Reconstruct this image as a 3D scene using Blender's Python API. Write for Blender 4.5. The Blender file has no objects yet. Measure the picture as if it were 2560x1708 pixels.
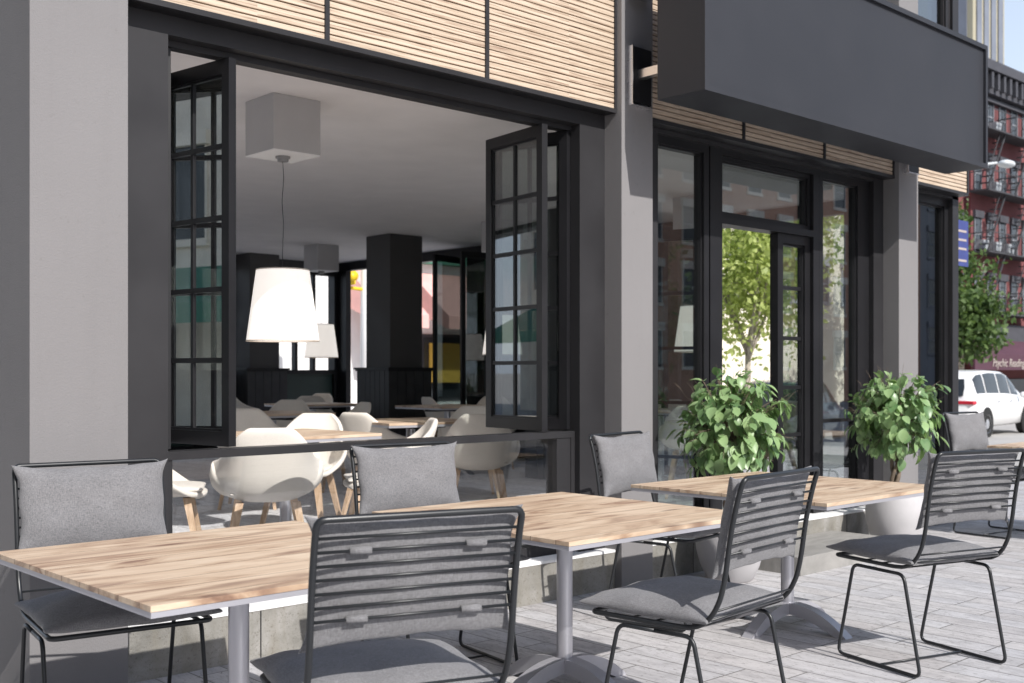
import bpy, bmesh, math, random
from mathutils import Vector, Matrix, noise
random.seed(7)
PI=math.pi
sc=bpy.context.scene
col=sc.collection

# ------------------------------------------------------------------ helpers
def wloc(o):
    v=Vector((0,0,0))
    while o is not None:
        v+=o.location; o=o.parent
    return v
class MB:
    def __init__(s): s.bm=bmesh.new()
    def face(s,vs):
        try: return s.bm.faces.new([s.bm.verts.new(Vector(v)) for v in vs])
        except ValueError: return None
    def box(s,x0,x1,y0,y1,z0,z1,bev=0):
        m=bmesh.ops.create_cube(s.bm,size=1)
        vs=m['verts']
        for v in vs: v.co=Vector(((x0+x1)/2+v.co.x*(x1-x0),(y0+y1)/2+v.co.y*(y1-y0),(z0+z1)/2+v.co.z*(z1-z0)))
        if bev:
            es=list({e for v in vs for e in v.link_edges})
            bmesh.ops.bevel(s.bm,geom=es,offset=bev,segments=2,profile=.7,affect='EDGES')
        return s
    def tube(s,pts,r,seg=8,closed=False,cap=True):
        pts=[Vector(p) for p in pts]; n=len(pts); rings=[]; prev=None
        rr=r if isinstance(r,(list,tuple)) else [r]*n
        for i,p in enumerate(pts):
            a=pts[i-1] if (i>0 or closed) else p
            b=pts[(i+1)%n] if (i<n-1 or closed) else p
            t=(b-a)
            if t.length<1e-9: t=Vector((0,0,1))
            t.normalize()
            if prev is None:
                u=t.orthogonal().normalized()
            else:
                u=prev-t*prev.dot(t)
                u=u.normalized() if u.length>1e-6 else t.orthogonal().normalized()
            prev=u; w=t.cross(u)
            rings.append([s.bm.verts.new(p+(u*math.cos(2*PI*k/seg)+w*math.sin(2*PI*k/seg))*rr[i]) for k in range(seg)])
        m=n if closed else n-1
        for i in range(m):
            A=rings[i];B=rings[(i+1)%n]
            off=0
            if closed and i==n-1:
                off=min(range(seg),key=lambda o:(A[0].co-B[o].co).length)
            for k in range(seg):
                s.bm.faces.new([A[k],A[(k+1)%seg],B[(k+1+off)%seg],B[(k+off)%seg]])
        if not closed and cap:
            s.bm.faces.new(rings[0][::-1]); s.bm.faces.new(rings[-1])
        return s
    def lathe(s,prof,cx=0,cy=0,seg=32):
        rings=[[s.bm.verts.new((cx+r*math.cos(2*PI*k/seg),cy+r*math.sin(2*PI*k/seg),z)) for k in range(seg)] for r,z in prof]
        for A,B in zip(rings,rings[1:]):
            for k in range(seg): s.bm.faces.new([A[k],A[(k+1)%seg],B[(k+1)%seg],B[k]])
        return s
    def ico(s,c,r,sub=1,sc3=(1,1,1)):
        m=bmesh.ops.create_icosphere(s.bm,subdivisions=sub,radius=r)
        for v in m['verts']: v.co=Vector((c[0]+v.co.x*sc3[0],c[1]+v.co.y*sc3[1],c[2]+v.co.z*sc3[2]))
        return s
    def prism(s,poly,fn,d0,d1):
        # poly: 2-D outline; fn(a,b,d)->3-D
        A=[s.bm.verts.new(fn(a,b,d0)) for a,b in poly];B=[s.bm.verts.new(fn(a,b,d1)) for a,b in poly]
        n=len(poly)
        s.bm.faces.new(A);s.bm.faces.new(B[::-1])
        for i in range(n): s.bm.faces.new([A[i],B[i],B[(i+1)%n],A[(i+1)%n]])
        return s
    def build(s,name,mat,parent=None,smooth=False,recalc=True):
        if recalc: bmesh.ops.recalc_face_normals(s.bm,faces=s.bm.faces[:])
        me=bpy.data.meshes.new(name)
        off=wloc(parent) if parent else Vector((0,0,0))
        bmesh.ops.translate(s.bm,verts=s.bm.verts[:],vec=-off)
        s.bm.to_mesh(me); s.bm.free()
        if smooth:
            for p in me.polygons: p.use_smooth=True
            if smooth=='auto':
                try: me.set_sharp_from_angle(angle=math.radians(35))
                except Exception: pass
        me.materials.append(mat)
        o=bpy.data.objects.new(name,me); col.objects.link(o)
        if parent: o.parent=parent
        return o
def empty(name,loc=(0,0,0)):
    o=bpy.data.objects.new(name,None); o.empty_display_size=.2; o.location=loc; col.objects.link(o); return o
def tag(o,label=None,cat=None,group=None,kind=None):
    if label: o['label']=label
    if cat: o['category']=cat
    if group: o['group']=group
    if kind: o['kind']=kind
    return o
def copy_tree(o,parent=None):
    c=o.copy(); col.objects.link(c)
    if parent: c.parent=parent
    for ch in list(o.children): copy_tree(ch,c)
    return c
def place(o,x,y,z,rz):
    o.location=(x,y,z); o.rotation_euler=(0,0,math.radians(rz))
def fillet(pts,rads,closed=False,n=5):
    pts=[Vector(p) for p in pts]; N=len(pts); out=[]
    for i,p in enumerate(pts):
        r=rads[i] if isinstance(rads,(list,tuple)) else rads
        if (not closed and i in(0,N-1)) or r<=0: out.append(p); continue
        a=pts[i-1];b=pts[(i+1)%N]
        da=(a-p);db=(b-p)
        r=min(r,da.length*.49,db.length*.49)
        A=p+da.normalized()*r;B=p+db.normalized()*r
        for k in range(n+1):
            t=k/n; out.append(A*(1-t)**2+p*2*t*(1-t)+B*t*t)
    return out

# ------------------------------------------------------------------ materials
class NT:
    def __init__(s,name):
        s.m=bpy.data.materials.new(name); s.m.use_nodes=True; s.t=s.m.node_tree; s.t.nodes.clear()
        s.out=s.n('ShaderNodeOutputMaterial')
    def n(s,ty,**kw):
        x=s.t.nodes.new(ty)
        for k,v in kw.items(): setattr(x,k,v)
        return x
    def l(s,a,b): s.t.links.new(a,b)
    def coord(s,scale=(1,1,1),rot=(0,0,0),kind='Object'):
        tc=s.n('ShaderNodeTexCoord'); mp=s.n('ShaderNodeMapping')
        mp.inputs['Scale'].default_value=scale; mp.inputs['Rotation'].default_value=rot
        s.l(tc.outputs[kind],mp.inputs['Vector']); return mp.outputs[0]
    def noise(s,vec,scale=5,detail=4,rough=.55,dist=0):
        x=s.n('ShaderNodeTexNoise'); x.inputs['Scale'].default_value=scale; x.inputs['Detail'].default_value=detail
        x.inputs['Roughness'].default_value=rough; x.inputs['Distortion'].default_value=dist
        s.l(vec,x.inputs['Vector']); return x.outputs['Fac']
    def ramp(s,fac,stops):
        r=s.n('ShaderNodeValToRGB'); e=r.color_ramp.elements
        while len(e)<len(stops): e.new(.5)
        for i,(p,c) in enumerate(stops):
            e[i].position=p; e[i].color=(c[0],c[1],c[2],1) if isinstance(c,(tuple,list)) else (c,c,c,1)
        s.l(fac,r.inputs[0]); return r.outputs[0]
    def mix(s,fac,a,b,mode='MIX'):
        x=s.n('ShaderNodeMix',data_type='RGBA',blend_type=mode)
        for sock,v in ((x.inputs[0],fac),(x.inputs[6],a),(x.inputs[7],b)):
            if hasattr(v,'is_linked'): s.l(v,sock)
            elif isinstance(v,(tuple,list)): sock.default_value=(v[0],v[1],v[2],1)
            else: sock.default_value=v
        return x.outputs[2]
    def math(s,op,a,b=0.0,c=None):
        x=s.n('ShaderNodeMath',operation=op)
        for i,v in enumerate((a,b,c)):
            if v is None: continue
            if hasattr(v,'is_linked'): s.l(v,x.inputs[i])
            else: x.inputs[i].default_value=v
        return x.outputs[0]
    def sep(s,v):
        x=s.n('ShaderNodeSeparateXYZ'); s.l(v,x.inputs[0]); return x.outputs
    def comb(s,a,b,c):
        x=s.n('ShaderNodeCombineXYZ')
        for i,v in enumerate((a,b,c)):
            if hasattr(v,'is_linked'): s.l(v,x.inputs[i])
            else: x.inputs[i].default_value=v
        return x.outputs[0]
    def bump(s,h,strength=.3,dist=.01):
        b=s.n('ShaderNodeBump'); b.inputs['Strength'].default_value=strength; b.inputs['Distance'].default_value=dist
        s.l(h,b.inputs['Height']); return b.outputs[0]
    def bsdf(s,color,rough=.5,metal=0,normal=None,**kw):
        b=s.n('ShaderNodeBsdfPrincipled')
        for k,v in (('Base Color',color),('Roughness',rough),('Metallic',metal)):
            if hasattr(v,'is_linked'): s.l(v,b.inputs[k])
            elif isinstance(v,(tuple,list)): b.inputs[k].default_value=(v[0],v[1],v[2],1)
            else: b.inputs[k].default_value=v
        for k,v in kw.items():
            k=k.replace('_',' ')
            b.inputs[k].default_value=(v[0],v[1],v[2],1) if isinstance(v,(tuple,list)) else v
        if normal is not None: s.l(normal,b.inputs['Normal'])
        s.l(b.outputs[0],s.out.inputs[0]); return b
def paint(name,c,rough=.5,metal=0,var=.12,scale=3,bump=.05,bscale=180,**kw):
    t=NT(name); v=t.coord()
    f=t.noise(v,scale,5)
    cc=t.ramp(f,[(.3,tuple(x*(1-var) for x in c)),(.7,tuple(min(1,x*(1+var)) for x in c))])
    nb=t.noise(v,bscale,2)
    rg=t.ramp(f,[(.3,rough*.85),(.7,min(1,rough*1.15))])
    t.bsdf(cc,rg,metal,t.bump(nb,bump,.003),**kw); return t.m
M={}
def m_pillar():
    t=NT('pillar_render'); v=t.coord(); a=t.noise(v,1.6,6,.6); st=t.noise(t.coord((9,9,.5)),2,5,.6); gr=t.noise(v,150,3,.7); sp=t.noise(v,22,5,.7)
    c=t.ramp(a,[(.3,(.192,.186,.190)),(.7,(.204,.198,.202))])
    c=t.mix(t.ramp(st,[(.5,0.0),(.8,.08)]),c,(.13,.125,.125))
    c=t.mix(t.ramp(sp,[(.30,.35),(.38,0.0)]),c,(.15,.145,.14))
    z=t.sep(v)[2]
    t.bsdf(c,.88,0,t.bump(gr,.4,.004)); return t.m
M['pillar']=paint('pillar_render',(.200,.192,.197),.85,var=.05,bump=.35,bscale=130)
M['pillar']=m_pillar()
M['dark']=paint('dark_painted_metal',(.027,.0265,.029),.45,var=.15,scale=2.5,bump=.04,Specular_IOR_Level=.3)
M['column']=paint('column_charcoal',(.055,.052,.052),.6,var=.15,bump=.1)
M['black']=paint('black_painted_frame',(.013,.013,.015),.4,var=.1,bump=.03,Specular_IOR_Level=.35)
M['sign']=paint('sign_grey',(.031,.033,.040),.55,var=.1,scale=1.2,bump=.05,Specular_IOR_Level=.3)
M['steel']=paint('satin_steel',(.50,.50,.54),.33,metal=.85,var=.05,bump=.02)
M['rim']=paint('satin_aluminium',(.44,.44,.48),.38,metal=.35,var=.03,bump=.02)
M['chrome']=paint('chrome',(.9,.9,.92),.28,metal=1,var=.02,bump=0)
M['tube']=paint('anthracite_tube',(.018,.020,.023),.36,metal=.1,var=.08,bump=.02)
M['ceiling']=paint('ceiling_plaster',(.78,.75,.74),.9,var=.04,bump=.2,bscale=40)
M['hem']=paint('shade_hem',(.55,.50,.45),.9,var=.05)
M['box_shaded']=paint('lamp_box_shaded',(.46,.45,.45),.6,var=.05)
M['white']=paint('white_paint',(.75,.75,.76),.5,var=.03)
M['ledge']=paint('white_stone',(.84,.84,.84),.6,var=.03)
M['blackwood']=paint('black_stained_wood',(.026,.026,.028),.5,var=.3,scale=8,bump=.2,bscale=60)
M['pot']=paint('pot_concrete',(.42,.41,.42),.75,var=.06,scale=6,bump=.15,bscale=90)
M['soil']=paint('soil',(.03,.022,.016),.95,var=.4,scale=30,bump=.6,bscale=60)
M['pebble']=paint('pebble',(.32,.3,.27),.6,var=.6,scale=20)
M['rubber']=paint('rubber',(.015,.015,.015),.8)
M['canopygrey']=paint('lamp_socket_grey',(.25,.25,.25),.45)
def m_slats():
    t=NT('larch_slats'); tc=t.coord(); x,y,z=t.sep(tc)
    idx=t.math('FLOOR',t.math('DIVIDE',z,.0335)); pid=t.math('FLOOR',t.math('DIVIDE',x,1.05))
    r=t.n('ShaderNodeTexWhiteNoise',noise_dimensions='2D'); t.l(t.comb(idx,pid,0),r.inputs['Vector'])
    rv=r.outputs['Value']
    v2=t.comb(t.math('ADD',t.math('MULTIPLY',x,1.3),t.math('MULTIPLY',rv,37)),y,t.math('MULTIPLY',z,48))
    g=t.noise(v2,2.2,6,.6,.6)
    c=t.ramp(g,[(.32,(.20,.12,.085)),(.43,(.42,.325,.24)),(.55,(.55,.445,.345)),(.8,(.64,.545,.44))])
    c2=t.mix(t.math('MULTIPLY',rv,.28),c,(.50,.39,.29))
    t.bsdf(c2,.6,0,t.bump(g,.15,.003)); return t.m
M['slats']=m_slats()
def m_table():
    t=NT('oak_planks'); tc=t.coord(); x,y,z=t.sep(tc)
    py=t.math('DIVIDE',y,.131); idx=t.math('FLOOR',py); fr=t.math('FRACT',py)
    r=t.n('ShaderNodeTexWhiteNoise',noise_dimensions='2D')
    oi=t.n('ShaderNodeObjectInfo')
    t.l(t.comb(idx,t.math('MULTIPLY',oi.outputs['Random'],50),0),r.inputs['Vector']); rv=r.outputs['Value']
    v2=t.comb(t.math('ADD',t.math('MULTIPLY',x,1.0),t.math('MULTIPLY',rv,40)),t.math('ADD',t.math('MULTIPLY',y,4.2),t.math('MULTIPLY',rv,9)),t.math('MULTIPLY',z,7))
    big=t.noise(v2,1.15,4,.55,2.6)
    v3=t.comb(t.math('ADD',t.math('MULTIPLY',x,2.0),t.math('MULTIPLY',rv,11)),t.math('MULTIPLY',y,60),t.math('MULTIPLY',z,60))
    fine=t.noise(v3,2.5,5,.65,.4)
    c=t.ramp(big,[(.30,(.20,.115,.08)),(.39,(.36,.235,.16)),(.46,(.50,.365,.255)),(.57,(.61,.475,.35)),(.72,(.68,.56,.43))])
    c=t.mix(.38,c,t.ramp(fine,[(.25,(.33,.22,.15)),(.55,(.80,.62,.45)),(.8,(.9,.75,.58))]),'MULTIPLY') if False else t.mix(t.ramp(fine,[(.28,.20),(.52,0.0)]),c,(.36,.24,.165))
    c=t.mix(t.math('MULTIPLY',rv,.3),c,(.66,.52,.385))
    # knots
    vo=t.n('ShaderNodeTexVoronoi',feature='F1'); vo.inputs['Scale'].default_value=3.1
    t.l(t.comb(t.math('ADD',t.math('MULTIPLY',x,.7),t.math('MULTIPLY',rv,5)),t.math('MULTIPLY',y,2.6),0),vo.inputs['Vector'])
    kn=t.ramp(vo.outputs['Distance'],[(.0,1.0),(.07,.8),(.2,0.0)])
    c=t.mix(t.math('MULTIPLY',kn,.85),c,(.15,.075,.05))
    gr=t.math('LESS_THAN',t.math('ABSOLUTE',t.math('SUBTRACT',fr,.5)),.488)
    c=t.mix(gr,(.16,.10,.07),c)
    t.bsdf(c,t.ramp(fine,[(.3,.55),(.7,.42)]),0,t.bump(fine,.12,.002)); return t.m
M['oak']=m_table()
def m_fabric(name,c,scale=210,var=.25,bs=.5):
    t=NT(name); v=t.coord(); x,y,z=t.sep(v)
    h1=t.noise(t.coord((70,420,420)),1,2,.6); h2=t.noise(t.coord((420,70,420)),1,2,.6)
    sx=t.math('SINE',t.math('MULTIPLY',x,scale*PI)); sy=t.math('SINE',t.math('MULTIPLY',y,scale*PI))
    w=t.math('MULTIPLY',sx,sy)
    n=t.noise(v,260,2); n2=t.noise(v,9,4)
    f=t.math('ADD',t.math('MULTIPLY',w,.12),t.math('ADD',t.math('MULTIPLY',t.math('ADD',h1,h2),.42),t.math('MULTIPLY',n2,.14)))
    f=t.math('ADD',f,.04)
    cc=t.ramp(f,[(.3,tuple(k*(1-var*1.6) for k in c)),(.85,tuple(min(1,k*(1+var)) for k in c))])
    t.bsdf(cc,.95,0,t.bump(f,bs,.0025),Sheen_Weight=.15); return t.m
M['fabric']=m_fabric('grey_weave',(.210,.209,.220),400,.42,.5)
M['shell']=m_fabric('cream_upholstery',(.76,.715,.655),420,.10,.2)
def m_legwood():
    t=NT('ash_leg'); v=t.coord((30,30,3)); n=t.noise(v,2,5,.6,.5)
    t.bsdf(t.ramp(n,[(.3,(.42,.28,.18)),(.7,(.62,.46,.32))]),.5); return t.m
M['legwood']=m_legwood()
def m_concrete():
    t=NT('weathered_concrete'); v=t.coord()
    a=t.noise(v,3.2,8,.65,.6); b=t.noise(v,75,6,.75); st=t.noise(t.coord((7,7,1.2)),1.6,5,.6,.3)
    c=t.ramp(a,[(.28,(.12,.117,.105)),(.5,(.235,.228,.21)),(.72,(.34,.33,.315))])
    c=t.mix(t.ramp(b,[(.34,.65),(.45,0.0)]),c,(.10,.085,.065))
    c=t.mix(t.ramp(st,[(.45,0.0),(.7,.45)]),c,(.20,.18,.14))
    t.bsdf(c,.85,0,t.bump(b,.55,.008)); return t.m
M['concrete']=m_concrete()
def m_step():
    t=NT('smooth_concrete'); v=t.coord((1,3.2,1)); a=t.noise(v,2.4,7,.65,1.2); b=t.noise(t.coord(),70,4,.7)
    c=t.ramp(a,[(.3,(.20,.195,.185)),(.7,(.33,.32,.305))])
    t.bsdf(c,.75,0,t.bump(b,.25,.004)); return t.m
M['step']=m_step()
def m_pavers(name='travertine_pavers',bw=.60,rh=.157,swap=True,base=(.485,.48,.485),lo=(.33,.325,.335),mort=.005):
    t=NT(name); v=t.coord(); x,y,z=t.sep(v)
    vv=t.comb(y,x,0) if swap else t.comb(x,y,0)
    br=t.n('ShaderNodeTexBrick'); br.offset=.37; br.offset_frequency=3; br.squash=1.0
    br.inputs['Scale'].default_value=1; br.inputs['Brick Width'].default_value=bw; br.inputs['Row Height'].default_value=rh
    br.inputs['Mortar Size'].default_value=mort; br.inputs['Mortar Smooth'].default_value=.3
    br.inputs['Color1'].default_value=(0,0,0,1); br.inputs['Color2'].default_value=(1,1,1,1); br.inputs['Mortar'].default_value=(.5,.5,.5,1)
    t.l(vv,br.inputs['Vector'])
    cell=br.outputs['Color']
    off=t.math('MULTIPLY',cell,23)
    vs=t.comb(t.math('ADD',t.math('MULTIPLY',x,3.2 if swap else 1),off),t.math('MULTIPLY',y,1 if swap else 3.2),0)
    st=t.noise(vs,3.0,7,.65,1.0)
    pit=t.noise(t.comb(t.math('MULTIPLY',x,2.2),y,0),26,6,.72,.5)
    c=t.ramp(st,[(.28,lo),(.5,base),(.75,tuple(min(1,k*1.22) for k in base))])
    tone=t.ramp(cell,[(0.0,(.86,.84,.84)),(.35,(1.0,.985,.98)),(.7,(.94,.95,.98)),(1,(1.08,1.07,1.07))])
    c=t.mix(1.0,c,tone,'MULTIPLY')
    vn=t.noise(t.comb(t.math('ADD',t.math('MULTIPLY',x,9),off),t.math('MULTIPLY',y,2.2),0),4.2,8,.72,1.4)
    c=t.mix(t.ramp(vn,[(.36,.55),(.46,0.0)]),c,(.20,.19,.185))
    c=t.mix(t.ramp(pit,[(.34,.85),(.43,0.0)]),c,(.10,.095,.09))
    wp=t.noise(v,.5,3)
    c=t.mix(t.ramp(wp,[(.4,0.0),(.75,.28)]),c,(.42,.40,.41))
    c=t.mix(br.outputs['Fac'],c,(.17,.165,.16))
    h=t.math('SUBTRACT',t.math('MULTIPLY',pit,.5),t.math('MULTIPLY',br.outputs['Fac'],1.2))
    t.bsdf(c,t.ramp(st,[(.3,.75),(.7,.55)]),0,t.bump(h,.45,.006)); return t.m
M['pavers']=m_pavers(mort=.0045)
M['floor']=m_pavers('floor_tiles',1.2,.3,True,(.70,.70,.71),(.60,.60,.61),.003)
def m_glass(name='window_glass',tint=(.88,.91,.90),ior=1.9,base=.0):
    t=NT(name)
    tr=t.n('ShaderNodeBsdfTransparent'); tr.inputs[0].default_value=(*tint,1)
    gl=t.n('ShaderNodeBsdfGlossy'); gl.inputs['Roughness'].default_value=.0; gl.inputs[0].default_value=(.95,.95,.97,1)
    ge=t.n('ShaderNodeNewGeometry'); dp=t.n('ShaderNodeVectorMath',operation='DOT_PRODUCT')
    t.l(ge.outputs['Incoming'],dp.inputs[0]); t.l(ge.outputs['Normal'],dp.inputs[1])
    c1=t.math('SUBTRACT',1.0,t.math('ABSOLUTE',dp.outputs['Value'])); f0=((ior-1)/(ior+1))**2
    fres=t.math('ADD',t.math('MULTIPLY',t.math('POWER',c1,5.0),1-f0),f0)
    mx=t.n('ShaderNodeMixShader'); f=t.math('ADD',fres,base); t.l(f,mx.inputs[0]); t.l(tr.outputs[0],mx.inputs[1]); t.l(gl.outputs[0],mx.inputs[2])
    t.l(mx.outputs[0],t.out.inputs[0]); return t.m
M['glass']=m_glass()
M['glass_clear']=m_glass('low_window_glass',(.97,.975,.975),1.5)
M['glass_dark']=m_glass('dark_reflective_glass',(.42,.47,.46),2.0,.12)
M['glass_front']=m_glass('shop_front_glass',(.74,.78,.77),2.2,.10)
M['glass_sash']=m_glass('tinted_sash_glass',(.62,.66,.64),2.0,.06)
M['glass_mirror']=m_glass('sash_glass',(.36,.38,.36),2.4,.50)
M['carglass']=paint('car_glass',(.03,.035,.04),.08,var=.1,bump=0)
def m_shade():
    t=NT('lamp_shade_cloth'); d=t.n('ShaderNodeBsdfDiffuse'); d.inputs[0].default_value=(.85,.82,.78,1)
    w=t.noise(t.coord((60,60,3)),4,2)
    e=t.n('ShaderNodeEmission'); e.inputs[0].default_value=(1,.93,.86,1); t.l(t.math('ADD',t.math('MULTIPLY',w,.12),.50),e.inputs[1])
    a=t.n('ShaderNodeAddShader'); t.l(d.outputs[0],a.inputs[0]); t.l(e.outputs[0],a.inputs[1]); t.l(a.outputs[0],t.out.inputs[0]); return t.m
M['shade']=m_shade()
def m_leaf(name,c1,c2,tr=.35,rough=.35,scale=14):
    t=NT(name); g=t.n('ShaderNodeNewGeometry'); n=t.noise(t.coord(),scale,3)
    f=t.math('ADD',t.math('MULTIPLY',g.outputs['Random Per Island'],.7),t.math('MULTIPLY',n,.3))
    c=t.ramp(f,[(.15,c1),(.85,c2)])
    b=t.bsdf(c,rough,0); b.inputs['Specular IOR Level'].default_value=.4
    tl=t.n('ShaderNodeBsdfTranslucent'); t.l(t.mix(.5,c,(min(1,c2[0]*1.6),min(1,c2[1]*1.7),c2[2])),tl.inputs[0])
    mx=t.n('ShaderNodeMixShader'); mx.inputs[0].default_value=tr; t.l(b.outputs[0],mx.inputs[1]); t.l(tl.outputs[0],mx.inputs[2]); t.l(mx.outputs[0],t.out.inputs[0]); return t.m
M['leaf']=m_leaf('ficus_leaf',(.09,.18,.075),(.34,.48,.23),.25,.34)
M['treeleaf']=m_leaf('spring_leaf',(.26,.33,.10),(.52,.58,.22),.45,.5)
M['treeleaf2']=m_leaf('street_tree_leaf',(.055,.10,.035),(.13,.20,.06),.30,.5)
M['bark']=paint('bark',(.15,.115,.085),.9,var=.4,scale=25,bump=.7,bscale=50)
M['palebark']=paint('pale_bark',(.36,.32,.27),.9,var=.3,scale=12,bump=.6,bscale=30)
def m_brick(name,c1,c2,mort,sc=1,bw=.22,rh=.075):
    t=NT(name); v=t.coord(); x,y,z=t.sep(v)
    br=t.n('ShaderNodeTexBrick'); br.inputs['Scale'].default_value=sc; br.inputs['Brick Width'].default_value=bw; br.inputs['Row Height'].default_value=rh
    br.inputs['Mortar Size'].default_value=.008
    br.inputs['Color1'].default_value=(*c1,1); br.inputs['Color2'].default_value=(*c2,1); br.inputs['Mortar'].default_value=(*mort,1)
    t.l(t.comb(t.math('ADD',x,y),z,0),br.inputs['Vector'])
    n=t.noise(v,.35,5,.6)
    c=t.mix(t.ramp(n,[(.35,.0),(.75,.4)]),br.outputs['Color'],tuple(k*.55 for k in c1))
    t.bsdf(c,.9); return t.m
M['redbrick']=m_brick('red_brick',(.20,.055,.058),(.165,.045,.048),(.16,.08,.075))
M['tanbrick']=m_brick('tan_brick',(.62,.33,.21),(.54,.27,.17),(.55,.45,.38))
M['beigestone']=paint('beige_stone',(.80,.73,.62),.9,var=.15,scale=.8)
M['towerbeige']=paint('tower_beige',(.36,.33,.24),.8,var=.1,scale=.1)
M['towerglass']=paint('tower_glass',(.16,.17,.20),.2,var=.3,scale=.15)
M['greytower']=paint('grey_render',(.30,.31,.33),.9,var=.1,scale=.3)
M['asphalt']=paint('pale_road',(.40,.39,.375),.9,var=.08,scale=.6,bump=.3,bscale=40)
M['kerb']=paint('kerb_stone',(.42,.41,.40),.85,var=.1)
M['carwhite']=paint('white_car_paint',(.80,.80,.80),.22,var=.01,bump=0,Coat_Weight=.6)
M['carblack']=paint('dark_car_paint',(.03,.035,.04),.22,var=.05,bump=0,Coat_Weight=.6)
M['taillight']=paint('tail_lamp_red',(.55,.02,.04),.2,var=.05,bump=0)
M['plate']=paint('plate_yellow',(.75,.50,.03),.5,var=.05)
M['yellow']=paint('signal_yellow',(.80,.55,.02),.45,var=.05)
M['pinkawn']=paint('faded_red_awning',(.72,.40,.37),.85,var=.1)
M['greenawn']=paint('green_awning',(.06,.20,.14),.8,var=.1)
M['maroon']=paint('maroon_awning',(.075,.028,.045),.7,var=.15)
M['blue']=paint('banner_blue',(.04,.055,.20),.7,var=.15)
M['gold']=paint('sign_gold',(.55,.36,.06),.6,var=.1)
M['redtext']=paint('red_lettering',(.65,.08,.12),.5,var=.05)
M['paletext']=paint('pale_lettering',(.42,.36,.33),.6,var=.05)
M['lampgrey']=paint('lamp_grey',(.55,.58,.60),.5,var=.05)
M['darkgreen']=paint('dark_green_panel',(.02,.045,.04),.35,var=.1)
M['blind']=paint('pale_blind',(.55,.57,.62),.8,var=.05)
M['fireescape']=paint('fire_escape_iron',(.045,.045,.05),.7)
M['cornice']=paint('cornice_grey',(.055,.055,.065),.7,var=.2)
M['casing']=paint('window_casing',(.22,.23,.25),.6)
M['acwhite']=paint('ac_unit',(.30,.32,.34),.6,var=.1)

# ------------------------------------------------------------------ world, sun, camera
w=bpy.data.worlds.new("World"); sc.world=w; w.use_nodes=True
wt=w.node_tree; bg=wt.nodes['Background']
sky=wt.nodes.new('ShaderNodeTexSky'); sky.sky_type='NISHITA'; sky.sun_disc=False
sdir=Vector((.14,1.0,-.81)).normalized()
elev=math.asin(-sdir.z); az=math.atan2(-sdir.x,-sdir.y)
sky.sun_elevation=elev; sky.sun_rotation=az
sky.air_density=1.0; sky.dust_density=1.5; sky.ozone_density=1.6
tcw=wt.nodes.new('ShaderNodeTexCoord'); sx=wt.nodes.new('ShaderNodeSeparateXYZ'); wt.links.new(tcw.outputs['Generated'],sx.inputs[0])
rp=wt.nodes.new('ShaderNodeValToRGB'); wt.links.new(sx.outputs[2],rp.inputs[0])
rp.color_ramp.elements[0].position=.0; rp.color_ramp.elements[0].color=(.9,.9,.9,1); rp.color_ramp.elements[1].position=.75; rp.color_ramp.elements[1].color=(0,0,0,1)
mxw=wt.nodes.new('ShaderNodeMix'); mxw.data_type='RGBA'; wt.links.new(rp.outputs[0],mxw.inputs[0]); wt.links.new(sky.outputs[0],mxw.inputs[6]); mxw.inputs[7].default_value=(5.7,6.4,7.5,1)
wt.links.new(mxw.outputs[2],bg.inputs[0]); bg.inputs[1].default_value=.135
sl=bpy.data.lights.new('sun','SUN'); sl.energy=4.4; sl.angle=math.radians(.55); sl.color=(1,.96,.91)
so=bpy.data.objects.new('sun',sl); col.objects.link(so); so.rotation_euler=sdir.to_track_quat('-Z','Y').to_euler()
A=math.radians(47.1); F=2795.
cam=bpy.data.cameras.new('camera'); co=bpy.data.objects.new('camera',cam); col.objects.link(co)
cam.sensor_width=36; cam.lens=F/2560*36; cam.shift_y=-(-(930-854))/2560*1.0
cam.clip_end=3000; cam.clip_start=.05
co.location=(0,0,1.35); co.rotation_euler=(PI/2,0,A-PI/2)
cam.dof.use_dof=True; cam.dof.focus_distance=4.5; cam.dof.aperture_fstop=4.8
sc.camera=co
sc.view_settings.view_transform='Standard'; sc.view_settings.look='None'; sc.view_settings.gamma=1
sc.view_settings.exposure=.30
sc.cycles.max_bounces=10; sc.cycles.transparent_max_bounces=24

# ------------------------------------------------------------------ ground
FL=.23     # café floor level
g=MB().box(-900,900,-900,900,-1.2,-.35).build('road',M['asphalt']); tag(g,kind='structure')
g=MB().box(-30,14.6,-9,34,-.349,0).build('pavement',M['pavers']); tag(g,kind='structure')
k=MB()
k.box(14.6,14.78,-9,34,-.349,.004); k.build('kerb',M['kerb'])['kind']='structure'
g=MB().box(14.0,120,22.2,26.4,-.349,-.2).build('sidewalk',M['kerb']); tag(g,kind='structure')
# painted lane lines on the road
k=MB()
for i in range(14): k.box(16+i*4,18+i*4,16.4,16.55,-.346,-.342)
k.build('lane_marking',M['white'])['kind']='structure'

# ------------------------------------------------------------------ the café building
B=empty('cafe_building',(5.85,9.8,0))
tag(B,'grey cafe corner building with dark frames, wood slat band and folding windows','building')
def pbox(name,mat,parent,*a,**k): return MB().box(*a,**k).build(name,mat,parent)
PF=4.615; JF=4.757; CF=4.66
pl=[(1.64,2.05),(5.217,5.515),(8.678,9.006)]
for i,(a,b) in enumerate(pl):
    pbox('pillar',M['pillar'],B,a,b,PF,5.05,-.02,7.6,bev=.004)
p=MB(); p.box(2.05,5.217,4.672,4.95,-.02,FL-.004); p.box(5.515,8.678,4.672,4.95,-.02,FL-.004); p.box(9.006,10.05,4.672,4.95,-.02,FL-.004)
pl_=p.build('plinth',M['concrete'],B)
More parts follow.
